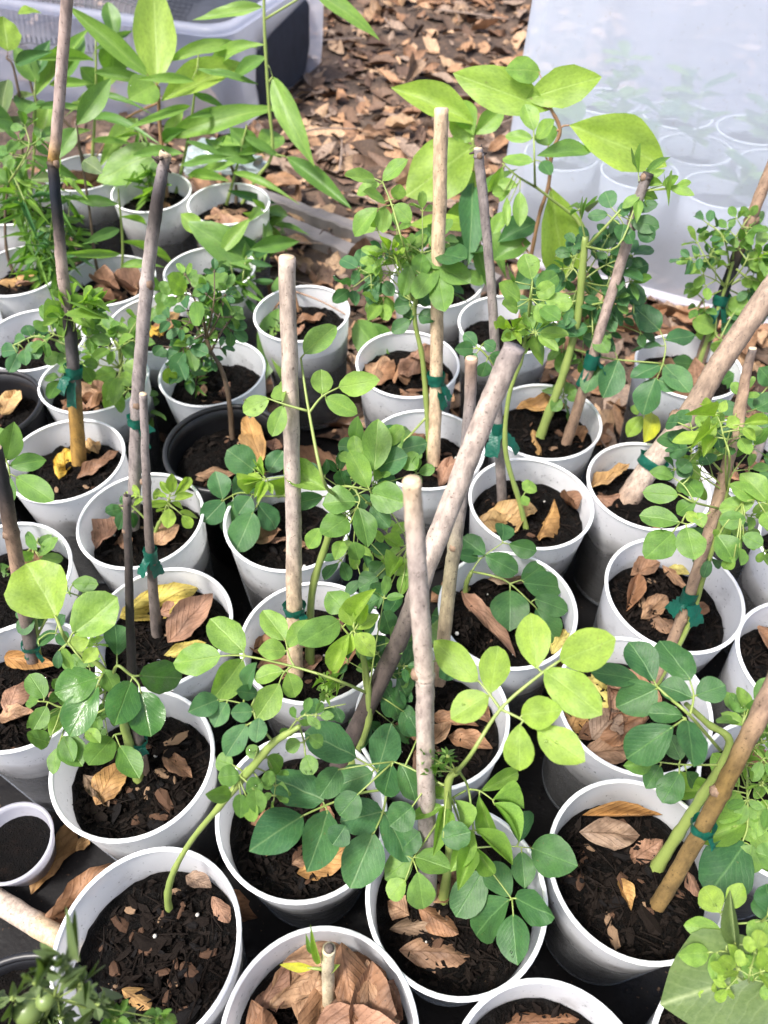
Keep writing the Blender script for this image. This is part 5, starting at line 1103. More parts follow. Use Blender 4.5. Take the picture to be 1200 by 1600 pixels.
# ---- K: cup 20 slender stem, bright crown over the leaning stake
p = plant(20, 'moringa_seedling', 'seedling with bright crown of leaflets above the tip of the leaning stake', [(826, 845, 9), (812, 785, 8), (790, 705, 8), (795, 620, 7), (815, 560, 7), (825, 500, 6), (832, 440, 5)])
p.leaf([(826, 500), (830, 460), (832, 438)], [(831, 437, 820, 396, 34), (812, 470, 780, 442, 30), (838, 452, 872, 428, 30, 'mid'), (838, 462, 866, 445, 26), (852, 470, 895, 474, 30), (840, 475, 855, 505, 28), (810, 480, 785, 475, 26), (845, 480, 875, 500, 26, 'mid'), (800, 440, 795, 415, 22, 'mid')], 'light', d=.008, shapes=['rd', 'ob1', 'ob3'])
p.whorl(836, 520, 9, 48, 20, 'light', d=.012, frm=(822, 530), shapes=('ob3', 'fold', 'ov1'))
p.whorl(800, 515, 6, 24, 9, 'lime', d=.012, frm=(818, 535), shapes=('fold', 'ob3'))
p.leaf([(800, 610), (755, 550), (735, 545)], [(740, 545, 712, 545, 22), (745, 540, 725, 520, 20), (755, 535, 775, 545, 20), (745, 552, 730, 570, 22), (760, 565, 752, 590, 24), (765, 555, 790, 570, 24)], 'blue')
p.leaf([(812, 785), (820, 770)], [(822, 770, 832, 752, 24, 'light', 'rd'), (815, 775, 825, 790, 14, 'light')], 'light')
# ---- L: cup 22 thick green stem, blue-green sprays before the tub
p = plant(22, 'moringa_seedling', 'thick-stemmed seedling with hanging blue-green sprays beside the slender pinkish stake', [(838, 702, 17), (852, 660, 15), (880, 585, 13), (902, 500, 12), (910, 420, 12), (915, 370, 10)])
p.leaf([(908, 430), (922, 440), (925, 490), (926, 522)], [(925, 466, 922, 428, 28), (940, 437, 980, 477, 33), (925, 470, 962, 518, 31), (905, 460, 880, 500, 30, 'mid'), (918, 510, 878, 520, 26), (935, 445, 920, 415, 26), (930, 525, 950, 550, 26, 'mid')], 'blue', d=.006, branches=[[(922, 440), (940, 436)]], shapes=['ov1', 'ob1'])
p.leaf([(895, 545), (950, 560), (1036, 568)], [(962, 549, 911, 524, 34), (966, 562, 944, 620, 41), (935, 565, 914, 614, 30), (1031, 516, 989, 476, 37), (1033, 541, 986, 546, 26), (1041, 531, 1086, 524, 26), (1032, 570, 985, 590, 30), (1038, 570, 1077, 612, 36), (1025, 590, 1002, 648, 41), (1028, 594, 1063, 606, 27)], 'blue', d=.010, branches=[[(1036, 568), (1040, 540), (1031, 516)], [(1036, 568), (1026, 592)]], w_=4, shapes=['ov1', 'ob1', 'ov2'])
p.leaf([(905, 480), (960, 470), (1010, 465)], [(1010, 470, 978, 460, 28), (975, 430, 935, 405, 30, 'dark'), (980, 425, 1014, 412, 30), (985, 440, 1000, 475, 26), (950, 480, 975, 505, 28), (965, 410, 960, 388, 22), (945, 410, 925, 395, 24, 'dark'), (990, 490, 1000, 515, 24)], 'blue', d=-.006)
p.leaf([(1010, 640), (1018, 645)], [(1020, 646, 1010, 687, 28, 'yellow', 'ov1'), (1004, 650, 980, 682, 23, 'lime', 'ov1'), (1000, 640, 985, 640, 16, 'light')], 'yellow')
p.leaf([(912, 390), (950, 350), (985, 310)], [(955, 325, 945, 298, 26), (950, 335, 918, 338, 18), (965, 335, 985, 320, 20), (985, 345, 1030, 355, 26, 'dark'), (985, 330, 1028, 318, 18, 'dark'), (998, 355, 1022, 375, 24, 'dark'), (975, 350, 970, 375, 26, 'dark'), (980, 360, 988, 380, 18, 'dark')], 'blue', d=.004, w_=6)
p.leaf([(912, 385), (965, 385), (1000, 300)], [(998, 272, 988, 250, 12), (1005, 275, 1050, 240, 13, 'mid', 'lan1'), (1005, 285, 1035, 287, 13), (1000, 300, 1030, 310, 14), (1000, 305, 972, 325, 16), (998, 312, 995, 345, 14), (1005, 305, 1015, 325, 12), (1035, 290, 1060, 275, 14), (1045, 292, 1085, 305, 14), (1040, 295, 1045, 318, 11), (1055, 292, 1080, 285, 14), (1010, 278, 1040, 265, 12)], 'light', d=.008, shapes=['fold', 'lan1', 'ob3'])
p.whorl(905, 328, 5, 16, 6, 'mid', frm=(914, 372))
p.whorl(880, 620, 5, 36, 22, 'mid', d=-.004, frm=(885, 575), shapes=('ov1', 'rd'))
p.bip([(900, 470), (870, 480), (840, 500)], 2, 30, 32, .65, 'blue')
p.fill((908, 440), [(880, 420), (900, 385), (950, 370), (985, 400), (870, 460), (940, 470), (985, 440), (880, 545), (910, 560), (1000, 520)], ['blue', 'dark', 'mid'], 28, d=-.012)
# ---- M: cup 23, beside the tan stake
p = plant(23, 'moringa_seedling', 'tall seedling with mid-green oval leaflets tied to the smooth tan stake', [(673, 738, 9), (667, 640, 9), (660, 560, 8), (648, 500, 7), (650, 440, 6), (640, 400, 5)])
p.leaf([(650, 480), (656, 445), (683, 418)], [(681, 418, 649, 465, 34), (685, 416, 734, 440, 37), (685, 432, 695, 486, 36), (667, 395, 702, 416, 32), (657, 390, 668, 353, 28), (656, 432, 660, 396, 30), (640, 415, 630, 462, 26), (683, 396, 728, 402, 38, 'dark')], 'mid', d=.008, shapes=['ob1', 'ov1', 'rd'], w_=4)
p.leaf([(640, 410), (628, 375), (612, 320), (598, 285)], [(587, 279, 539, 274, 26), (598, 282, 637, 249, 26), (594, 288, 556, 302, 24), (602, 316, 570, 298, 22), (590, 325, 551, 367, 31), (600, 323, 598, 364, 25), (620, 312, 625, 288, 22), (616, 320, 642, 346, 26)], 'light', w_=4, shapes=['ov1', 'ob3'])
p.bip([(640, 430), (590, 425), (550, 450)], 2, 22, 28, .7, 'blue', d=-.01)
p.whorl(610, 395, 6, 30, 12, 'lime', frm=(640, 405))
p.leaf([(650, 500), (640, 475)], [(645, 475, 615, 480, 26), (650, 490, 628, 498, 26), (655, 490, 680, 500, 26), (640, 470, 630, 450, 24), (655, 475, 670, 460, 24), (640, 500, 612, 520, 22)], 'dark', d=-.004)
p.leaf([(668, 650), (630, 690), (612, 690)], [(615, 690, 640, 668, 24), (618, 695, 660, 695, 24), (640, 700, 655, 720, 22)], 'mid', d=.006)
p.fill((645, 470), [(620, 360), (660, 330), (620, 430), (700, 440), (690, 375), (590, 360), (600, 460)], ['mid', 'light', 'dark'], 28, d=-.015)
# ---- N, O: broad-leaved saplings before the tub
p = plant(39, 'broadleaf_sapling', 'reddish-stemmed sapling with wide pale lime leaves before the cloudy tub', [(822, 505, 6), (830, 400, 6), (843, 335, 6), (857, 290, 6), (862, 240, 6), (875, 203, 6), (858, 165, 5)], 'stem_red')
p.leaf([(870, 205), (880, 197), (890, 196)], [(890, 196, 1048, 256, 74, 'lime', 'big1')], 'lime', shapes=['big1'], name='leaf', tilt=(.1, -.75, .65), zj=.01)
p.leaf([(860, 168), (857, 170)], [(858, 172, 708, 112, 58, 'lime', 'big2'), (822, 155, 942, 118, 54, 'lime', 'big1'), (845, 112, 790, 108, 40, 'light', 'big1')], 'lime', name='leaf', tilt=(0, -.7, .7), zj=.01)
p.leaf([(860, 260), (850, 240)], [(925, 237, 842, 238, 30, 'mid', 'lan1'), (858, 228, 850, 190, 34, 'mid', 'lan1')], 'mid', name='leaf')
p.leaf([(858, 292), (862, 298)], [(860, 293, 888, 458, 72, 'lime', 'big1')], 'lime', name='leaf', tilt=(.15, -.9, .4), zj=.01)
p.leaf([(830, 400), (815, 380)], [(830, 380, 770, 400, 40, 'mid', 'lan1'), (840, 350, 780, 370, 40, 'dark', 'lan1'), (835, 420, 805, 450, 36, 'blue', 'lan1')], 'mid', name='leaf', d=-.01)
p = plant(40, 'broadleaf_sapling', 'sapling with crossing lime leaves rising behind the smooth tan stake', [(740, 445, 6), (742, 340, 6), (742, 260, 5), (738, 215, 5)])
p.leaf([(738, 220), (738, 215)], [(742, 195, 612, 128, 46, 'lime', 'lan1'), (740, 212, 712, 150, 34, 'light', 'lan1'), (742, 210, 792, 165, 30, 'light', 'lan1'), (738, 222, 705, 175, 36, 'light', 'big1')], 'lime', name='leaf', tilt=(0, -.7, .7), zj=.01)
p.leaf([(742, 230), (740, 226)], [(740, 228, 634, 306, 84, 'lime', 'big1')], 'lime', name='leaf', tilt=(-.1, -.85, .5), zj=.01)
p.leaf([(742, 300), (745, 290)], [(738, 285, 735, 405, 44, 'blue', 'lan1'), (745, 320, 800, 260, 26, 'mid', 'lan1'), (745, 330, 690, 350, 34, 'light', 'lan1'), (744, 350, 640, 350, 40, 'lime', 'big1'), (744, 300, 715, 260, 26, 'light', 'ov1'), (748, 330, 790, 420, 30, 'mid', 'lan2'), (742, 380, 765, 450, 26, 'mid', 'lan1')], 'mid', name='leaf', d=-.006)
p = plant(39, 'senna_seedling', 'seedling with neat rows of oblong leaflets before the cloudy tub', [(862, 520, 5), (900, 400, 5), (905, 350, 5), (860, 310, 4), (834, 290, 4)])
p.leaf([(836, 292), (835, 250), (834, 205)], [(834, 205, 820, 162, 28), (838, 216, 866, 187, 24), (832, 216, 789, 212, 19), (833, 254, 785, 247, 23), (846, 252, 860, 272, 20, 'dark')], 'light', d=.006, shapes=['ob1', 'ob3'])
p.leaf([(836, 292), (808, 275), (785, 255)], [(808, 290, 778, 286, 17), (812, 300, 812, 354, 22), (792, 308, 792, 352, 13), (788, 300, 770, 300, 16), (785, 260, 765, 300, 20), (790, 330, 770, 365, 22), (800, 280, 780, 315, 16)], 'light', d=.004, shapes=['ob1', 'ob3'])
# ---- right-hand plants
p = plant(12, 'moringa_seedling', 'seedling with layered light green leaflets around the knotty speckled stake', [(1052, 1050, 10), (1072, 985, 9), (1098, 905, 9), (1124, 820, 8), (1138, 750, 7), (1140, 700, 6)])
p.leaf([(1125, 795), (1085, 785), (1060, 772)], [(1060, 774, 1004, 769, 30), (1062, 816, 999, 804, 36), (1052, 832, 1008, 872, 44), (1072, 824, 1086, 874, 41), (1094, 778, 1068, 748, 32), (1088, 783, 1056, 803, 25), (1052, 746, 1017, 735, 22), (1080, 745, 1060, 725, 24, 'dark'), (1098, 825, 1090, 800, 20, 'light'), (1072, 800, 1090, 815, 16, 'lime')], 'mid', d=.02, branches=[[(1110, 800), (1080, 818), (1062, 816)], [(1085, 785), (1070, 760), (1052, 746)]], shapes=['ob1', 'ov1'])
p.leaf([(1140, 800), (1160, 785), (1182, 780)], [(1120, 836, 1150, 878, 42, 'mid'), (1178, 786, 1123, 796, 29, 'light'), (1180, 780, 1142, 756, 27), (1200, 785, 1160, 738, 37), (1166, 812, 1123, 813, 27, 'mid'), (1160, 836, 1192, 852, 25, 'mid'), (1155, 855, 1160, 880, 20, 'mid'), (1148, 870, 1130, 890, 18), (1195, 800, 1215, 830, 36), (1200, 790, 1230, 770, 34), (1125, 830, 1115, 840, 16)], 'light', d=.024, shapes=['ov1', 'ob1'])
p.leaf([(1135, 760), (1140, 715), (1130, 680)], [(1116, 651, 1072, 647, 18), (1118, 682, 1096, 658, 19), (1105, 681, 1050, 690, 21), (1117, 684, 1099, 713, 20), (1108, 680, 1080, 698, 14), (1112, 676, 1085, 670, 13), (1125, 645, 1135, 625, 14), (1118, 640, 1095, 632, 12), (1162, 662, 1205, 658, 18), (1160, 670, 1182, 688, 17), (1155, 655, 1135, 665, 20)], 'lime', d=.02, branches=[[(1130, 680), (1125, 660), (1118, 645)], [(1132, 685), (1105, 682)]], shapes=['fold', 'ob3', 'lan1'])
p.leaf([(1130, 740), (1095, 700), (1080, 670)], [(1080, 690, 1030, 680, 36), (1075, 700, 1045, 705, 30), (1080, 660, 1050, 650, 34), (1078, 720, 1060, 735, 26), (1100, 710, 1110, 725, 30), (1130, 650, 1140, 625, 40), (1125, 700, 1115, 660, 40), (1150, 690, 1160, 645, 34), (1180, 640, 1215, 620, 36), (1060, 660, 1040, 660, 26), (1130, 710, 1130, 690, 36)], 'dark', d=-.006, shapes=['rd', 'ov1'])
p.fill((1135, 770), [(1160, 620), (1095, 735), (1175, 700), (1060, 700), (1165, 830), (1195, 860), (1110, 870)], ['dark', 'mid', 'light'], 30, d=-.004)
p = plant(41, 'moringa_seedling', 'seedling with fine grey-green sprays before the cloudy tub', [(1085, 590, 8), (1105, 530, 7), (1130, 460, 6), (1145, 410, 5)])
p.leaf([(1120, 485), (1118, 520), (1125, 530)], [(1118, 515, 1083, 500, 28), (1122, 520, 1085, 526, 20), (1125, 522, 1140, 500, 22), (1130, 530, 1115, 552, 22), (1145, 490, 1165, 465, 34), (1140, 495, 1140, 470, 26), (1165, 480, 1190, 455, 30)], 'light', d=.01, branches=[[(1125, 530), (1140, 500), (1160, 470)]])
p.pinn([(1140, 420), (1110, 400), (1070, 405)], 4, 20, .6, 'blue', d=.004)
p.pinn([(1140, 415), (1130, 370), (1100, 345)], 4, 20, .6, 'blue')
p.pinn([(1145, 410), (1170, 390), (1215, 400)], 3, 34, .6, 'light', d=.012)
p.bip([(1145, 405), (1150, 370), (1170, 340)], 3, 18, 18, .6, 'mid')
p.leaf([(1150, 420), (1170, 435), (1190, 440)], [(1175, 430, 1165, 450, 20), (1180, 435, 1205, 470, 24), (1185, 420, 1220, 425, 40, 'lime'), (1185, 410, 1215, 385, 40, 'lime')], 'light', d=.01)
p.leaf([(1100, 570), (1080, 575)], [(1085, 570, 1050, 565, 24), (1080, 580, 1095, 600, 26), (1100, 590, 1120, 575, 26), (1120, 600, 1145, 585, 28), (1115, 610, 1145, 620, 24), (1130, 590, 1150, 565, 20, 'light')], 'dark', d=.0)
p.fill((1135, 450), [(1180, 360), (1090, 380), (1100, 430), (1185, 440), (1190, 480), (1160, 500), (1090, 480), (1190, 400)], ['blue', 'mid', 'light'], 24, d=-.004)
p = plant(43, 'moringa_seedling', 'seedling with rounded dark leaflets reaching past the knotty speckled stake', [(1225, 850, 8), (1222, 780, 7), (1205, 690, 6)])
p.leaf([(1210, 700), (1190, 640), (1180, 625)], [(1200, 635, 1168, 618, 32), (1205, 600, 1190, 575, 34), (1205, 650, 1185, 665, 24), (1210, 740, 1190, 760, 30), (1215, 725, 1195, 715, 26)], 'dark', d=.004)
# ---- left and middle small moringas
p = plant(28, 'moringa_seedling', 'woody-stemmed seedling in the larger black pot with airy mid-green leaflets', [(365, 705, 8), (357, 620, 8), (345, 575, 7), (328, 545, 6), (318, 500, 5), (312, 460, 5)], 'stem_dark')
p.leaf([(318, 500), (300, 460), (290, 450)], [(290, 455, 262, 432, 30, 'light'), (288, 445, 298, 418, 26), (300, 448, 320, 432, 22), (300, 462, 335, 448, 24), (306, 470, 310, 508, 24), (312, 462, 352, 480, 34, 'light'), (316, 455, 355, 425, 28), (268, 460, 250, 440, 18), (275, 465, 258, 478, 16)], 'mid', d=.006, branches=[[(300, 460), (330, 455)]], shapes=['rd', 'ob1'])
p.leaf([(322, 520), (295, 535), (285, 545)], [(285, 545, 268, 532, 18), (282, 548, 260, 560, 20), (288, 550, 268, 580, 22), (295, 545, 305, 580, 20, 'mid'), (290, 540, 312, 528, 20), (298, 542, 325, 552, 22), (260, 575, 270, 600, 22, 'lime'), (255, 540, 240, 555, 16), (275, 560, 290, 592, 22)], 'blue', d=.008, shapes=['ov1', 'ob1'])
p.leaf([(330, 548), (345, 520), (360, 500)], [(350, 510, 335, 495, 22), (358, 505, 352, 480, 20), (360, 500, 378, 480, 22), (340, 530, 325, 520, 18)], 'mid')
for cx, cy in ((325, 525), (305, 600), (345, 470), (335, 500)):
    p.whorl(cx, cy, 8, 22, 5, 'mid', d=-.003, frm=(325, 535), shapes=('ndl', 'lan1'))
p.fill((322, 530), [(290, 430), (335, 425), (355, 455), (265, 500), (300, 520), (350, 505), (285, 570), (330, 560)], ['mid', 'light', 'blue'], 24, d=-.004)
p = plant(26, 'moringa_seedling', 'seedling with clustered light green leaflets between the two-tone and grey stakes', [(168, 632, 8), (185, 600, 7), (190, 560, 6), (178, 530, 5)])
p.leaf([(188, 560), (185, 540), (178, 530)], [(175, 525, 150, 500, 20), (172, 535, 146, 532, 16), (180, 528, 192, 502, 26), (185, 540, 205, 525, 18), (195, 560, 215, 535, 30, 'mid'), (210, 530, 225, 492, 34, 'mid', 'ob1'), (170, 545, 145, 560, 16), (178, 548, 170, 570, 12), (192, 570, 228, 580, 26), (182, 580, 148, 590, 22), (180, 590, 165, 625, 22), (185, 590, 178, 630, 22), (188, 585, 210, 600, 20), (175, 600, 168, 645, 18), (180, 610, 190, 645, 18)], 'light', d=.01, branches=[[(186, 545), (200, 535), (210, 530)], [(190, 575), (184, 588)]], shapes=['ob1', 'ob3', 'ov1'])
p.pinn([(192, 590), (220, 620), (232, 650)], 3, 22, .55, 'mid', d=.006)
p.fill((188, 575), [(165, 515), (150, 560), (205, 545), (165, 600), (200, 610), (215, 500), (140, 525)], ['light', 'light', 'mid'], 24, d=-.002)
p = plant(19, 'moringa_seedling', 'seedling with a pale whorl of leaflets hugging the two-tone stake', [(118, 735, 9), (112, 640, 8), (110, 560, 7), (105, 500, 6)])
p.whorl(108, 488, 10, 46, 15, 'light', d=.008, frm=(107, 505), shapes=('lan1', 'fold', 'ob3'))
p.whorl(130, 475, 5, 36, 16, 'light', d=.004, frm=(110, 495), a0=-60, a1=60)
p.leaf([(108, 540), (60, 525), (20, 540)], [(30, 548, -2, 548, 22), (28, 552, 14, 582, 20), (38, 545, 40, 570, 18), (45, 535, 60, 560, 26), (48, 525, 40, 508, 20), (55, 525, 70, 510, 18), (40, 530, 20, 532, 18)], 'blue', d=.006, shapes=['ob1', 'ov1'])
p.leaf([(110, 560), (100, 560)], [(105, 560, 88, 565, 22, 'mid'), (112, 560, 120, 545, 16), (105, 575, 90, 580, 16)], 'mid')
p.fill((110, 530), [(95, 470), (140, 470), (130, 510), (80, 520), (150, 490), (95, 590)], ['light', 'mid'], 24, d=.0)
p = plant(17, 'moringa_seedling', 'tiny seedling with small bright lime leaflets in front of the slim dark stake', [(235, 860, 7), (245, 825, 6), (258, 800, 5), (265, 780, 5)])
p.leaf([(258, 800), (262, 785), (265, 775)], [(265, 772, 250, 752, 12), (268, 770, 268, 740, 16), (272, 775, 298, 745, 15), (272, 782, 302, 772, 15), (268, 785, 288, 795, 12), (262, 785, 230, 790, 12), (260, 778, 240, 770, 11), (265, 795, 262, 825, 20), (280, 800, 310, 808, 14), (285, 805, 300, 825, 17), (258, 795, 245, 800, 10)], 'lime', d=.004, shapes=['ob1', 'ob3'])
p.leaf([(245, 830), (205, 790), (185, 790)], [(190, 795, 165, 800, 20), (195, 800, 185, 825, 18), (200, 790, 190, 775, 14), (205, 800, 212, 825, 14)], 'blue', d=.0)
p.pinn([(255, 800), (235, 780), (215, 775)], 3, 18, .5, 'lime')
p = plant(44, 'moringa_seedling', 'seedling with glossy mid-green leaflets at the edge beside the dark weathered stake', [(40, 900, 8), (30, 850, 7), (15, 780, 7), (5, 720, 6)])
p.leaf([(18, 790), (15, 740), (10, 720)], [(15, 728, 72, 718, 28), (25, 745, 82, 782, 36), (10, 720, 22, 662, 34), (5, 735, -25, 745, 30), (15, 745, 10, 790, 24), (8, 700, -15, 670, 30)], 'mid', d=.008, shapes=['ov1', 'ob1'])
p.leaf([(35, 870), (55, 850), (60, 840)], [(58, 860, 40, 830, 16), (60, 868, 90, 840, 20), (62, 875, 100, 872, 18), (50, 875, 35, 862, 16), (65, 855, 75, 832, 18), (52, 880, 40, 890, 14)], 'mid', d=.004)
p.leaf([(36, 880), (15, 885)], [(15, 885, -10, 900, 26), (10, 900, 15, 930, 20)], 'mid')
p = plant(29, 'broadleaf_seedling', 'seedling with drooping glossy leaves behind the straight pale stake', [(470, 505, 5), (455, 440, 4), (430, 400, 4)], 'stem_red')
p.leaf([(440, 470), (430, 480), (425, 490)], [(435, 482, 415, 590, 46, 'mid', 'lan1'), (440, 500, 438, 590, 34, 'light', 'lan1'), (445, 470, 432, 430, 26, 'mid', 'lan1'), (555, 500, 620, 590, 44, 'mid', 'lan1'), (575, 505, 615, 560, 34, 'mid', 'lan1')], 'mid', d=.004, name='leaf', branches=[[(445, 450), (500, 470), (555, 500)]])
# cut stub with sprouts
P0, n = plane_for(2, 512, 1592)
root = empty('cutting', P0, 'short pale cut stub sprouting tiny lime leaves among brown leaves', 'cutting')
mb = MB(); S = spline([(*onplane(x, y, P0, n), w_/2*depth(onplane(x, y, P0, n))/F) for x, y, w_ in ((512, 1600, 24), (514, 1560, 22), (512, 1510, 20), (514, 1482, 22))], 8)
tube(mb, [s_[:3] for s_ in S], [s_[3] for s_ in S], 12, [(.50, .44, .30)]*len(S), rough=.12); mb.build('shaft', M['bark'], root, origin=P0, color=True)
tt = Vector(S[-1][:3]); mb = MB(); tube(mb, [tt, tt+Vector((0, .0003, .0012))], [S[-1][3]*.8, S[-1][3]*.5], 10, [(.10, .08, .07)]*2); mb.build('cut_end', M['bark'], root, origin=tt, color=True)
for bx, by, tx, ty, ww, mt in ((500, 1505, 485, 1455, 12, 'lime'), (490, 1512, 437, 1508, 14, 'yellow'), (500, 1515, 530, 1510, 14, 'lime'), (525, 1580, 575, 1590, 16, 'yellow'), (488, 1490, 478, 1462, 9, 'light')):
    B, T = onplane(bx, by, P0, n), onplane(tx, ty, P0, n); blade('leaf', B, T, ww*depth(B)/F, Vector((0, -.6, .8)), 'lan1', mt, root)
for (a_, b_, c_, d_) in ((512, 1515, 480, 1512), (514, 1590, 530, 1578)):
    B, T = onplane(a_, b_, P0, n), onplane(c_, d_, P0, n); mb = MB(); tube(mb, [B, (B+T)/2, T], [.0009, .0008, .0006], 6); mb.build('side_shoot', M['stem'], root, origin=B)
# ---- back left: broad-leaved saplings and narrow-leaved herbs
p = plant(36, 'broadleaf_sapling', 'tall sapling with long upright lime leaves before the grey bin', [(262, 325, 6), (258, 270, 6), (250, 200, 6), (247, 135, 6)], 'stem_red')
p.leaf([(247, 140), (246, 132)], [(246, 132, 238, -45, 58, 'lime', 'lan1'), (236, 122, 104, 6, 28, 'light', 'lan1'), (252, 158, 392, 88, 46, 'lime', 'lan1'), (244, 132, 203, 152, 44, 'light', 'ov1'), (262, 96, 408, 52, 22, 'light', 'lan2')], 'lime', name='leaf', shapes=['lan1'], zj=.012, d=.004)
p.leaf([(252, 225), (258, 222)], [(262, 215, 436, 156, 34, 'light', 'lan2'), (258, 234, 150, 282, 58, 'light', 'big1'), (258, 240, 245, 300, 32, 'mid', 'lan1'), (260, 225, 285, 170, 22, 'light', 'lan1')], 'light', name='leaf', zj=.015)
p.leaf([(248, 160), (190, 190), (150, 245)], [(215, 185, 155, 245, 26, 'light', 'lan2'), (190, 115, 100, 180, 24, 'light', 'lan1'), (160, 150, 130, 105, 34, 'mid', 'ov1'), (180, 60, 168, 0, 26, 'mid', 'ov1'), (175, 115, 180, 60, 40, 'mid', 'ov1')], 'light', name='leaf', zj=.03, d=-.03)
p = plant(35, 'broadleaf_sapling', 'slender sapling with narrow drooping leaves beside the leaf litter', [(372, 325, 5), (400, 280, 5), (425, 240, 5), (420, 160, 5), (414, 60, 5), (412, -20, 4)])
p.leaf([(418, 130), (426, 120)], [(426, 120, 482, 252, 34, 'light', 'lan2'), (415, 70, 300, 100, 22, 'light', 'lan2'), (416, 90, 360, 120, 22, 'mid', 'lan1'), (410, 10, 300, 30, 20, 'light', 'lan1')], 'light', name='leaf', zj=.02)
p.leaf([(425, 240), (447, 245)], [(448, 245, 548, 322, 26, 'mid', 'lan1'), (400, 240, 360, 200, 36, 'mid', 'lan1'), (405, 235, 440, 205, 36, 'light', 'ov1'), (400, 250, 330, 235, 24, 'mid', 'lan1')], 'mid', name='leaf', zj=.02)
p.leaf([(414, 30), (480, -10), (490, -15)], [(488, -14, 594, 52, 26, 'light', 'lan2')], 'light', name='leaf')
p = plant(32, 'broadleaf_seedling', 'seedling with one wide glossy arching leaf behind the straight pale stake', [(345, 445, 6), (340, 400, 5), (318, 370, 5)], 'stem_red')
p.leaf([(330, 385), (300, 352), (292, 348)], [(292, 347, 407, 418, 52, 'mid', 'big2'), (330, 380, 420, 395, 36, 'dark', 'lan1'), (320, 370, 280, 330, 26, 'light', 'lan1'), (345, 395, 390, 340, 22, 'light', 'lan1'), (390, 390, 470, 375, 24, 'mid', 'lan1')], 'mid', name='leaf', zj=.01)
p = plant(30, 'broadleaf_seedling', 'small seedling with rounded leaves over golden dry leaves', [(262, 525, 6), (258, 480, 5), (262, 445, 4)])
p.leaf([(258, 470), (250, 450)], [(250, 452, 222, 430, 18), (255, 455, 250, 480, 20), (262, 460, 275, 430, 20), (262, 470, 248, 495, 20), (240, 480, 235, 500, 16)], 'mid')
def herb(cup, name, label, foot, sprays, n, ln, w_, mats, seed, d=0.0, sh=('ndl',), sag=.5):
    p = plant(cup, name, label, [foot+(5,), ((foot[0]+sprays[0][0])/2+3, (foot[1]+sprays[0][1])/2, 4), sprays[0]+(3,)])
    q = random.Random(seed)
    for sx, sy in sprays:
        L = []; k2 = n
        for k in range(k2):
            f = q.uniform(.15, 1.05); x = foot[0]+(sx-foot[0])*f+q.gauss(0, 3); y = foot[1]+(sy-foot[1])*f+q.gauss(0, 3); a = q.uniform(0, 6.283); l = ln*q.uniform(.6, 1.2)
            L.append((x, y, x+math.cos(a)*l, y+math.sin(a)*l*.8+l*sag*.6, w_*q.uniform(.8, 1.3), q.choice(mats), q.choice(sh)))
        p.leaf([foot, ((foot[0]+sx)/2+q.gauss(0, 6), (foot[1]+sy)/2), (sx, sy)], L, mats[0], d+q.gauss(0, .008), None, 3, .5, zj=.05, name='leaf', stalks=False)
    return p
herb(33, 'needle_leaved_herb', 'bushy herb with long curling needle leaves beside the two-tone stake', (75, 445), [(60, 300), (110, 300), (25, 300), (120, 370), (45, 370), (90, 260), (10, 250)], 26, 46, 7, ['mid', 'light', 'mid', 'blue'], 4, .01, ('ndl', 'lan2'))
herb(38, 'needle_leaved_herb', 'needle-leaved herb drooping over the back cups beside the bin', (30, 340), [(0, 240), (40, 250), (5, 290)], 18, 46, 7, ['mid', 'light'], 14, .0, ('ndl', 'lan2'))
herb(36, 'needle_leaved_herb', 'feathery green herb around the foot of the tall sapling', (235, 320), [(225, 250), (250, 250), (215, 200)], 14, 34, 6, ['mid', 'light'], 24, .0)
herb(32, 'narrow_leaved_herb', 'upright herb with narrow dark leaves behind the straight pale stake', (375, 480), [(385, 400), (360, 410), (400, 420)], 13, 44, 9, ['dark', 'mid'], 34, .0, ('lan1', 'ndl'))
herb(25, 'grassy_sprout', 'pale grassy sprouts in the cup behind the black pot', (312, 600), [(305, 540), (318, 545)], 12, 34, 6, ['mid', 'light', 'blue'], 44, .0, ('ndl',), -.8)
herb(35, 'narrow_leaved_herb', 'young herb with spreading narrow leaves beside the plank', (410, 350), [(415, 330), (425, 350), (440, 375)], 7, 56, 14, ['light', 'mid'], 54, .0, ('lan1', 'lan2'))
herb(40, 'narrow_leaved_herb', 'grey-green leafy herb behind the smooth tan stake', (720, 440), [(700, 380), (735, 370)], 8, 40, 20, ['blue', 'dark', 'mid'], 64, -.01, ('ov1', 'ob1'))
def sapl(cup, label, stem, leaves, mat='stem_dark', name='broadleaf_sapling'):
    p = plant(cup, name, label, stem, mat); p.leaf([stem[-1][:2], (stem[-1][0]+2, stem[-1][1]-4)], leaves, 'mid', name='leaf', zj=.03, shapes=['lan1', 'big1'], w_=3); return p
sapl(37, 'thin dark-stemmed sapling with pointed leaves before the wire screen', [(140, 270, 5), (110, 200, 5), (60, 160, 4), (45, 120, 4)], [(95, 130, 130, 50, 36, 'mid', 'lan1'), (55, 120, 75, 60, 26, 'dark', 'lan1'), (55, 150, 140, 35, 24, 'light', 'lan1'), (60, 130, 20, 70, 30, 'mid', 'lan1'), (80, 160, 60, 220, 28, 'light', 'lan1')])
sapl(38, 'sapling with rounded yellowish leaves by the corner of the wire screen', [(20, 330, 5), (35, 200, 5), (22, 110, 4), (10, 90, 4)], [(12, 80, 5, 25, 40, 'lime', 'ov1'), (28, 22, 64, 16, 22, 'lime', 'ov1'), (25, 100, 75, 80, 18, 'dark', 'lan1'), (35, 180, 55, 150, 40, 'mid', 'ov1'), (20, 190, -20, 180, 40, 'mid', 'ov1'), (0, 200, 10, 110, 30, 'dull', 'lan1')])
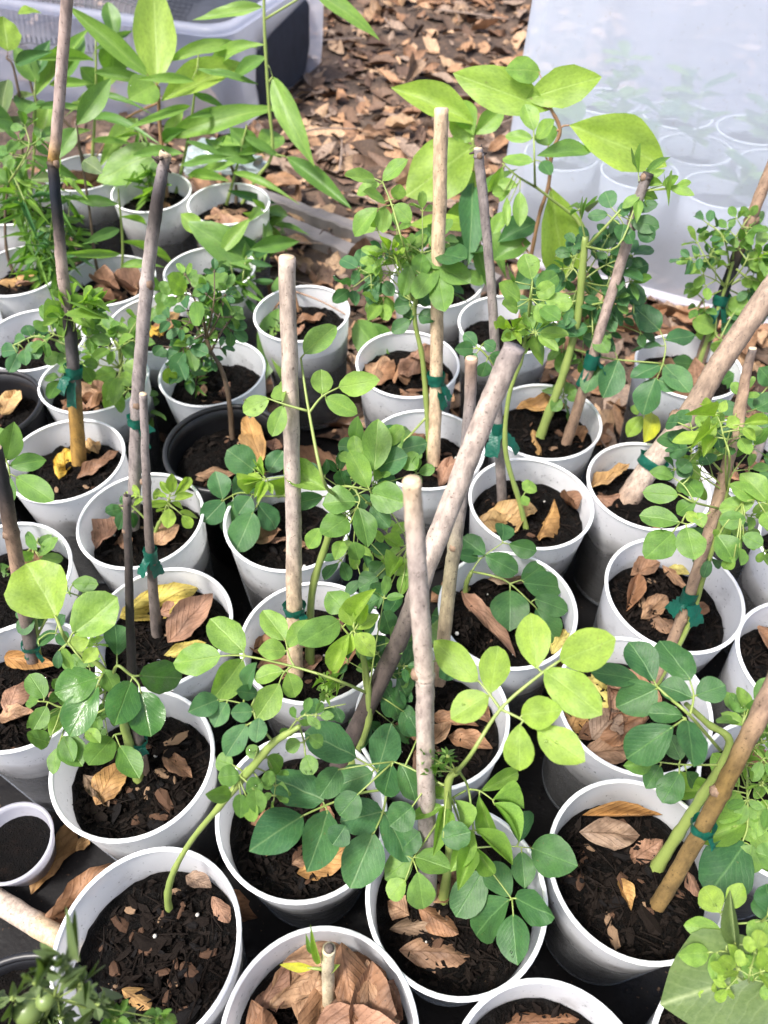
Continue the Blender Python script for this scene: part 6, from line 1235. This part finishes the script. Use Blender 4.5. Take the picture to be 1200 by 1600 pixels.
sapl(31, 'bare thin dark stem with few leaves beside the grey stake', [(160, 455, 5), (148, 400, 5), (140, 330, 4), (118, 190, 4)], [(118, 200, 85, 250, 26, 'mid', 'lan1'), (120, 195, 175, 120, 30, 'mid', 'lan1'), (130, 250, 160, 270, 26, 'dull', 'lan1')])
sapl(33, 'single thin black stem in the cup with tan leaves', [(25, 440, 6), (12, 400, 5), (8, 340, 4), (14, 280, 4)], [(14, 285, 40, 240, 22, 'mid', 'lan1'), (14, 290, -20, 260, 22, 'mid', 'lan1')])
sapl(35, 'single bare dark stem in the cup by the crumpled film', [(375, 310, 5), (368, 280, 5), (352, 240, 4)], [(352, 240, 320, 215, 20, 'mid', 'lan1'), (352, 240, 372, 205, 26, 'mid', 'lan1')])
q9 = random.Random(99)
p.fill((14, 285), [(40, 200), (20, 240)], 'mid', 26)
def droop(cup, label, foot, top, lv, mats):
    p = plant(cup, 'narrow_leaved_sapling', label, [foot+(5,), ((foot[0]+top[0])/2+4, (foot[1]+top[1])/2, 4), top+(3,)]); L = []
    for k in range(lv):
        f = .25+.75*k/lv; x = foot[0]+(top[0]-foot[0])*f; y = foot[1]+(top[1]-foot[1])*f; a = q9.uniform(-.5, .9)+(math.pi if k % 2 else 0)*1.0; l = q9.uniform(60, 105)
        dx = math.cos(a)*l*(1 if k % 2 == 0 else 1); L.append((x, y, x+dx, y-abs(math.sin(a))*l*.4+q9.uniform(-10, 45), q9.uniform(11, 19), q9.choice(mats), q9.choice(['lan1', 'lan2'])))
    p.leaf([top, (top[0], top[1]-6)], L, mats[0], name='leaf', zj=.04, w_=3)
droop(37, 'sapling with long narrow drooping leaves behind the two-tone stake', (140, 275), (150, 60), 9, ['light', 'mid', 'light'])
droop(36, 'slim sapling with narrow drooping leaves right before the bin wall', (275, 315), (310, 90), 9, ['mid', 'light', 'mid'])
droop(38, 'slim sapling with long grassy drooping leaves at the bin corner', (45, 330), (55, 130), 8, ['light', 'mid', 'dull'])
droop(35, 'slim sapling with narrow dark leaves beside the crumpled film', (345, 330), (385, 200), 7, ['mid', 'dark', 'light'])
droop(31, 'slim sapling with narrow leaves over the red-brown leaf cup', (190, 455), (185, 300), 6, ['mid', 'light'])
# ---- front left corner: herb with green fruits in a black pot
B = onz(5, 1660, .10)
o = empty('plant_pot', (B.x, B.y, .001), 'black plastic pot of dark soil under the green-fruited herb', 'pot')
big = Matrix.Translation((B.x, B.y, .001)) @ Matrix.Diagonal((1.0, 1.0, .8, 1)); inst('pot_wall', pot_me, o, big); inst('rim', prim_me, o, big)
so_ = inst('potting_soil', soil_mesh(.015, 3), None, big); tag(so_, 'dark soil in the black pot under the green-fruited herb', 'soil', kind='stuff')
P0 = Vector((B.x, B.y, .08))
p = Plant(None, 'fruiting_herb', 'fuzzy herb with small round green fruits in the corner by the fallen stick', [(70, 1640, 7), (75, 1580, 6), (90, 1540, 5)], base=P0, k=.05)
def fruit(px, py, w_):
    c = p.at(px, py, .006); r = w_/2*depth(c)/F; mb = MB()
    lathe(mb, [(.0001, -r), (r*.55, -r*.85), (r*.95, -r*.3), (r, .1*r), (r*.8, r*.6), (r*.3, r*.95), (.0001, r*.9)], 18); o = inst('fruit', mb.mesh('fruit', M['berry']), p.root, Matrix.Translation(c))
fruit(45, 1576, 48); fruit(72, 1562, 32)
for cx, cy, n_, r_, w2, mt in ((75, 1508, 8, 28, 15, 'dull'), (55, 1535, 7, 26, 13, 'dull'), (105, 1510, 8, 26, 12, 'dull'), (125, 1540, 9, 32, 12, 'dull'), (150, 1570, 9, 32, 13, 'dull'), (95, 1590, 9, 34, 13, 'dull'), (60, 1600, 7, 30, 12, 'dull'), (20, 1560, 7, 26, 12, 'dull'), (180, 1592, 9, 30, 14, 'mid'), (250, 1592, 7, 26, 14, 'mid'), (215, 1600, 7, 26, 12, 'dull')):
    p.whorl(cx, cy, n_, r_, w2, mt, d=.004, frm=(90, 1560), shapes=('fold', 'lan1', 'dry1'), jit=.6, name='leaf')
